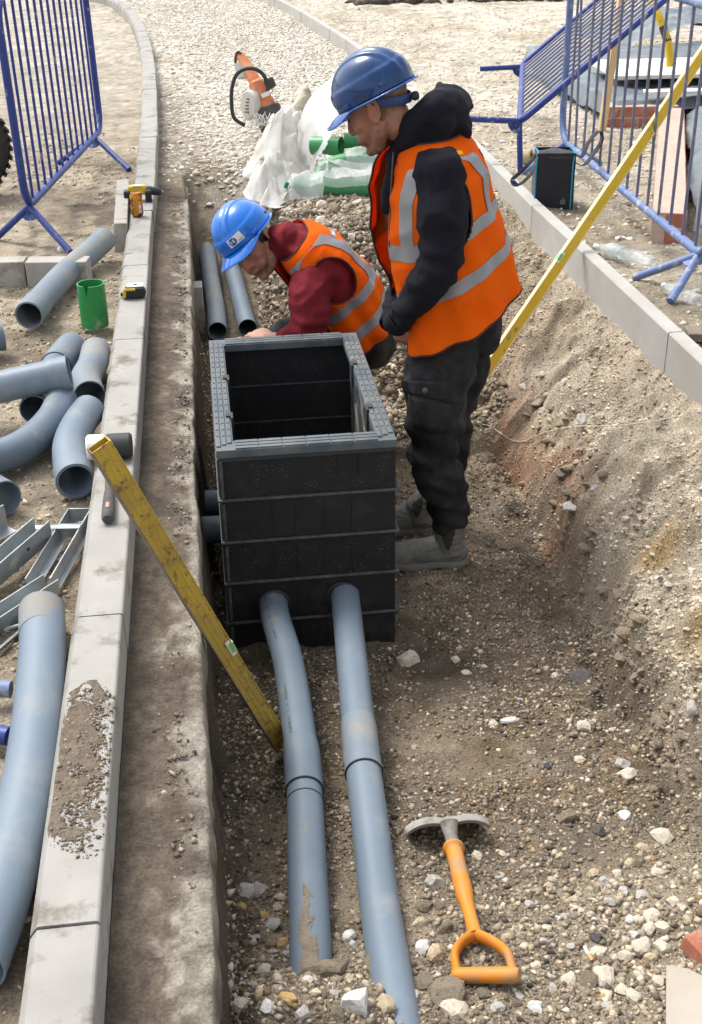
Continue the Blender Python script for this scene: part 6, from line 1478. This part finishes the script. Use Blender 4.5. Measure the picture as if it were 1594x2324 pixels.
for L, hl, te in ((leg_n, heel_n, toe_n), (leg_f, heel_f, toe_f)): limb(mb, shr(L, .66)); limb(mb, [(L[-1][0], .04), (hl*.75 + te*.25 + np.array([0, 0, .06]), .038), (hl*.3 + te*.7 + np.array([0, 0, .045]), .028)])
ell(mb, PY(1022, 725, 4.13), (.13, .17, .12))
hand(mb, arm_n[-1][0], PY(920, 775, 4.01) - arm_n[-1][0], (.5, .8, .2), 1, 1.06, 28); hand(mb, arm_f[-1][0], PY(935, 760, 4.14) - arm_f[-1][0], (.4, -.8, .2), -1, 1.06, 28)
me = fuse(mb, .0054, 2); H1.paint(me, (.36, .175, .115), (.13, .075, .05), -.030, .62)
me.materials.append(M['skin']); me.polygons.foreach_set('use_smooth', [True]*len(me.polygons))
man1 = bpy.data.objects.new('person', me); COL.objects.link(man1); man1.location = (.80, 4.13, gz1); me.transform(Matrix.Translation(-man1.location))
tag(man1, 'standing person in dark blue hard hat, orange vest, black hoodie and black trousers, looking down', 'person')
H1.extras(man1)
H1.helmet(man1, M['hat1'], M['hat1rim'], 4)
# hoodie with its hood lying on the shoulders
mb = MB(); T1.solid(mb, -.004)
for L in (arm_n, arm_f): limb(mb, L)
def PH(pts): return [(PY(x, y, Y_), r) for x, y, Y_, r in pts]
limb(mb, PH([(905, 352, 4.11, .030), (925, 315, 4.05, .042), (958, 270, 4.035, .052), (998, 245, 4.06, .062), (1028, 245, 4.14, .062), (1012, 235, 4.23, .058), (965, 262, 4.26, .046), (915, 330, 4.18, .032)]))
ell(mb, PY(1012, 262, 4.13), (.085, .125, .072), rotm('Y', 30)); ell(mb, PY(1048, 285, 4.12), (.045, .09, .045)); ell(mb, PY(998, 208, 4.15), (.03, .05, .038)); limb(mb, PH([(960, 300, 4.06, .05), (1000, 290, 4.02, .05)]))
limb(mb, PH([(905, 345, 4.08, .032), (890, 400, 4.06, .030), (885, 470, 4.06, .028)]))
me = fuse(mb, .008, 5); folds(me, .020, (7, 7, 11), 1.3, True, .005, (24, 24, 30))
P = get_co(me); N_ = get_no(me)   # sleeve rucks toward elbow and cuff
A_ = np.array(arm_n[2][0]); d_ = np.linalg.norm(P - A_, axis=1); P += N_*(.006*np.sin(P[:, 2]*95 + P[:, 0]*40)*np.exp(-(d_/.09)**2))[:, None]
A_ = np.array(arm_n[4][0]); d_ = np.linalg.norm(P - A_, axis=1); P += N_*(.005*np.sin((P[:, 2] + P[:, 0])*110)*np.exp(-(d_/.07)**2))[:, None]; set_co(me, P)
hood = link_part(me, 'hoodie', M['hoodie'], man1)
for L in (arm_n, arm_f):
    d_ = Vector(L[-1][0] - L[-2][0]).normalized(); part(MB().lathe([(.040, -.03), (.046, -.024), (.047, .012), (.043, .018), (.036, .016)], 20, tuple(d_), tuple(Vector(L[-1][0]) + d_*.03), cap=False), 'cuff', M['hoodie'], hood)
part(MB().tube([tuple(PY(908, 352, 4.05)), tuple(PY(903, 372, 4.03)), tuple(PY(905, 396, 4.04))], .004, 8), 'drawstring', M['ring'], hood)
part(MB().tube([tuple(PY(893, 345, 4.03)), tuple(PY(886, 460, 4.03)), tuple(PY(884, 560, 4.03))], .003, 6), 'zip', M['rim'], hood)
mb = MB(); limb(mb, leg_n); limb(mb, leg_f); ell(mb, PY(1028, 700, 4.13), (.155, .19, .16)); ell(mb, PY(1072, 728, 4.13), (.105, .175, .15))
me = fuse(mb, .008, 4); folds(me, .022, (7, 7, 10), 7.7, True, .007, (22, 22, 30)); P = get_co(me); N_ = get_no(me)
for L in (leg_n, leg_f):
    for (i, am, fr, rad) in ((2, .007, 62, .15), (4, .008, 85, .10)):
        A_ = np.array(L[i][0]); d_ = np.linalg.norm(P - A_, axis=1); P += N_*(am*np.sin(P[:, 2]*fr + P[:, 0]*34 + P[:, 1]*18)*np.exp(-(d_/rad)**2))[:, None]
set_co(me, P); tr = link_part(me, 'trousers', M['trousers'], man1)
def leg_patch(pts, name, m, lift=.006):
    (xa, ya), (xb, yb), (xc, yc), (xd, yd) = pts
    def f(u, v):
        x = (xa*(1-u)+xb*u)*(1-v) + (xd*(1-u)+xc*u)*v; y = (ya*(1-u)+yb*u)*(1-v) + (yd*(1-u)+yc*u)*v
        c = PY(1000, y, 4.0); p = PY(x, y, 3.9); dx = p[0]-c[0]; return PY(x, y, 4.0 - math.sqrt(max(.0012, .136**2 - dx*dx)) - lift - .003*math.sin(5*u))
    o_ = part(MB().grid(f, 12, 5), name, m, tr, ang=70); s_ = o_.modifiers.new('t', 'SOLIDIFY'); s_.thickness = .004; return o_
leg_patch([(910, 862), (1027, 868), (1026, 915), (916, 890)], 'pocket_flap', M['trousers'], .012); leg_patch([(928, 892), (1024, 915), (1020, 985), (934, 975)], 'cargo_pocket', M['trousers'], .008)
part(MB().lathe([(.010, 0), (.010, .003), (.004, .005)], 12, (-.1, -1, .2), tuple(PY(965, 886, 3.852))), 'stud', M['rim'], tr)
boot(man1, heel_n, toe_n, leg_n[-1][0] + np.array([.005, 0, -.012])); boot(man1, heel_f, toe_f, leg_f[-1][0] + np.array([0, 0, -.012]))
v1, VS1 = make_vest(T1, man1, M['hivis'], M['reflect'], M['binding'], seed=1.0, arm=(83, 26, .47, .875), hem_flare=.038, bh=.075, lat=.163, bands=(.535, .285))
navy = mat('navy_print', (.05, .05, .10), rough=.7)
o = part(MB().grid(lambda u, v: VS1(D2(168 + 24*u), .66 + .16*v, .004), 6, 10), 'back_print', navy, v1)
part(MB().tube([tuple(VS1(D2(172 + 7*math.cos(q)*.6), .70 + .022*math.sin(q), .0055)) for q in [k*PI/8 for k in range(17)]], .0028, 6, cap=False), 'print_letter', M['white'], v1)
part(MB().grid(lambda u, v: VS1(D2(170 + 10*u), .755 + .03*v, .0055), 3, 3), 'print_letter', M['white'], v1)
part(MB().grid(lambda u, v: VS1(D2(60 + 58*u), .915 + .022*v + .01*math.sin(PI*u), .004), 14, 4), 'shoulder_flash', mat('yellow_flash', (.85, .42, .01), rough=.7), v1)

# ---- the crouching man
T2 = Torso([(0, PY(808, 748, 4.97), 33, .135, .135, .195), (.2, PY(790, 700, 4.96), 36, .13, .135, .20), (.4, PY(768, 655, 4.95), 38, .125, .13, .205), (.6, PY(738, 612, 4.93), 40, .12, .125, .21),
            (.75, PY(712, 582, 4.91), 42, .115, .115, .205), (.87, PY(688, 562, 4.90), 44, .10, .10, .185), (.95, PY(670, 550, 4.89), 46, .085, .085, .145), (1, PY(655, 543, 4.88), 48, .07, .072, .095)], yaw=10)
H2 = Head((.192, 4.90, .263), 63, 26, 35, 1.035); nk2 = PY(652, 548, 4.87)
arm_n2 = [(PY(712, 618, 4.78), .080), (PY(704, 668, 4.72), .088), (PY(700, 735, 4.68), .078), (PY(655, 770, 4.68), .052), (PY(612, 768, 4.80), .040)]
arm_f2 = [(PY(690, 590, 5.06), .075), (PY(692, 680, 5.04), .068), (PY(690, 760, 4.96), .058), (PY(650, 785, 4.90), .044), (PY(620, 790, 4.88), .038)]
gz2 = zat(.6, 5.05); ft_n, ft_f = np.array([.62, 4.93, gz2]), np.array([.56, 5.12, gz2])
leg_n2 = [(PY(830, 778, 4.90), .118), (PY(740, 780, 4.86), .105), (PY(640, 772, 4.87), .078), (np.array([.44, 4.90, -.48]), .066), (np.array([.55, 4.92, gz2+.12]), .052)]
leg_f2 = [(PY(835, 775, 5.08), .115), (PY(760, 800, 5.14), .10), (PY(670, 815, 5.16), .078), (np.array([.45, 5.14, -.52]), .066), (np.array([.52, 5.12, gz2+.12]), .052)]
mb = MB(); H2.build(mb, nk2, PY(712, 590, 4.91)); T2.solid(mb, -.045)
for L in (arm_n2, arm_f2): limb(mb, shr(L, .66))
for L, ft in ((leg_n2, ft_n), (leg_f2, ft_f)): limb(mb, shr(L, .66)); limb(mb, [(L[-1][0], .04), (ft + np.array([-.05, 0, .06]), .038), (ft + np.array([-.16, 0, .045]), .028)])
ell(mb, PY(818, 765, 4.98), (.13, .16, .12)); hand(mb, arm_n2[-1][0], PY(575, 752, 4.90) - arm_n2[-1][0], (-.2, .6, -.7), 1, 1.08, 24); hand(mb, arm_f2[-1][0], PY(560, 790, 4.86) - arm_f2[-1][0], (.2, -.3, -.8), -1, 1.08, 24)
me = fuse(mb, .0054, 2); H2.paint(me, (.43, .225, .155), (.10, .062, .042), -.045, .60)
hair_src = me.copy()
me.materials.append(M['skin']); me.polygons.foreach_set('use_smooth', [True]*len(me.polygons))
man2 = bpy.data.objects.new('person', me); COL.objects.link(man2); man2.location = (.6, 5.0, gz2); me.transform(Matrix.Translation(-man2.location))
tag(man2, 'crouching person in bright blue hard hat, orange vest and dark red fleece behind the chamber', 'person')
H2.extras(man2); H2.hair_shell(hair_src, mat('dark_hair', (.045, .028, .018), (.08, .05, .034), scale=90, rough=.8, bump=.5, bscale=250), man2, -.05)
sh2_, hp2, dome2 = H2.helmet(man2, M['hat2'], M['hat2'], -3, sticker=True)
part(MB().grid(lambda u, v: tuple(Vector(dome2(.035 - .0 + .095*u, .74 + .17*v)) + (Vector(dome2(.08, .8)) - H2.p(0, 0, .05)).normalized()*.0022), 8, 5), 'sticker', M['white'], sh2_)
em = mat('navy_emblem', (.01, .05, .22), rough=.5)
part(MB().grid(lambda u, v: tuple(Vector(dome2(.044 + .046*u, .755 + .14*v)) + (Vector(dome2(.08, .8)) - H2.p(0, 0, .05)).normalized()*.0036), 10, 10, lambda u, v: (u-.5)**2 + (v-.5)**2 < .25), 'emblem', em, sh2_)
for k in range(2): part(MB().grid(lambda u, v: tuple(Vector(dome2(.053 + .016*k + .010*u, .79 + .07*v)) + (Vector(dome2(.08, .8)) - H2.p(0, 0, .05)).normalized()*.0046), 3, 3), 'emblem_letter', mat('pale_blue', (.35, .55, .7), rough=.5), sh2_)
part(MB().grid(lambda u, v: tuple(Vector(dome2(.098 + .026*u, .87 + .016*v)) + (Vector(dome2(.08, .8)) - H2.p(0, 0, .05)).normalized()*.0036), 3, 2), 'sticker_text', M['reflect'], sh2_)
mb = MB(); T2.solid(mb, -.004)
for L in (arm_n2, arm_f2): limb(mb, L[:-1])
def ring_tube(c, n_, r, rr, mb, k=20):
    n_ = Vector(n_).normalized(); u = n_.orthogonal().normalized(); b = n_.cross(u); mb.tube([tuple(Vector(c) + (u*math.cos(2*PI*q/k) + b*math.sin(2*PI*q/k))*r) for q in range(k+1)], rr, 10)
nd = (H2.p(-.03, 0, -.06) - Vector(nk2)).normalized()
for q in range(6): ring_tube(Vector(nk2) + nd*(.011*q - .005), nd, .068 - .001*q, .011 - .0006*q, mb)
mb.tube([tuple(Vector(nk2) - nd*.03), tuple(Vector(nk2) + nd*.02), tuple(Vector(nk2) + nd*.048)], [.074, .068, .0655], 20); limb(mb, [(nk2, .071), (PY(712, 592, 4.92), .080)])
me = fuse(mb, .008, 4); folds(me, .016, (8, 8, 12), 3.1, True, .004, (26, 26, 30)); P = get_co(me); N_ = get_no(me)
A_ = np.array(arm_n2[2][0]); d_ = np.linalg.norm(P - A_, axis=1); P += N_*(.006*np.sin(P[:, 2]*120 + P[:, 0]*18)*np.exp(-(d_/.085)**2))[:, None]; set_co(me, P)
link_part(me, 'fleece', M['fleece'], man2)
mb = MB(); limb(mb, leg_n2); limb(mb, leg_f2); ell(mb, PY(822, 768, 4.98), (.15, .185, .14)); me = fuse(mb, .009, 5); folds(me, .015, (7, 7, 9), 2.7, True, .005, (26, 26, 34)); link_part(me, 'trousers', M['trousers'], man2)
boot(man2, ft_n + np.array([.05, 0, 0]), ft_n + np.array([-.24, .0, 0]), leg_n2[-1][0] + np.array([0, 0, .04]), panel=False); boot(man2, ft_f + np.array([.05, 0, 0]), ft_f + np.array([-.24, .0, 0]), leg_f2[-1][0] + np.array([0, 0, .04]), panel=False)
v2, VS2 = make_vest(T2, man2, M['hivis'], M['reflect'], M['binding'], gap=(-24, 22), arm=(90, 30, .46, .845), flare=.03, bands=(.40, .17), bh=.085, lat=.125, seed=2.3, hem_flare=.025)
for a0, a1, b0, b1 in ((150, 178, .80, .85), (158, 172, .64, .70)): part(MB().grid(lambda u, v: VS2(D2(a0 + (a1-a0)*u), b0 + (b1-b0)*v, .004), 8, 4), 'back_print', M['reflect'], v2)
part(MB().grid(lambda u, v: VS2(D2(154 + 10*u), .812 + .026*v, .0055), 3, 3), 'print_letter', M['white'], v2); part(MB().grid(lambda u, v: VS2(D2(162 + 6*u), .655 + .03*v, .0055), 3, 3), 'print_letter', M['white'], v2)
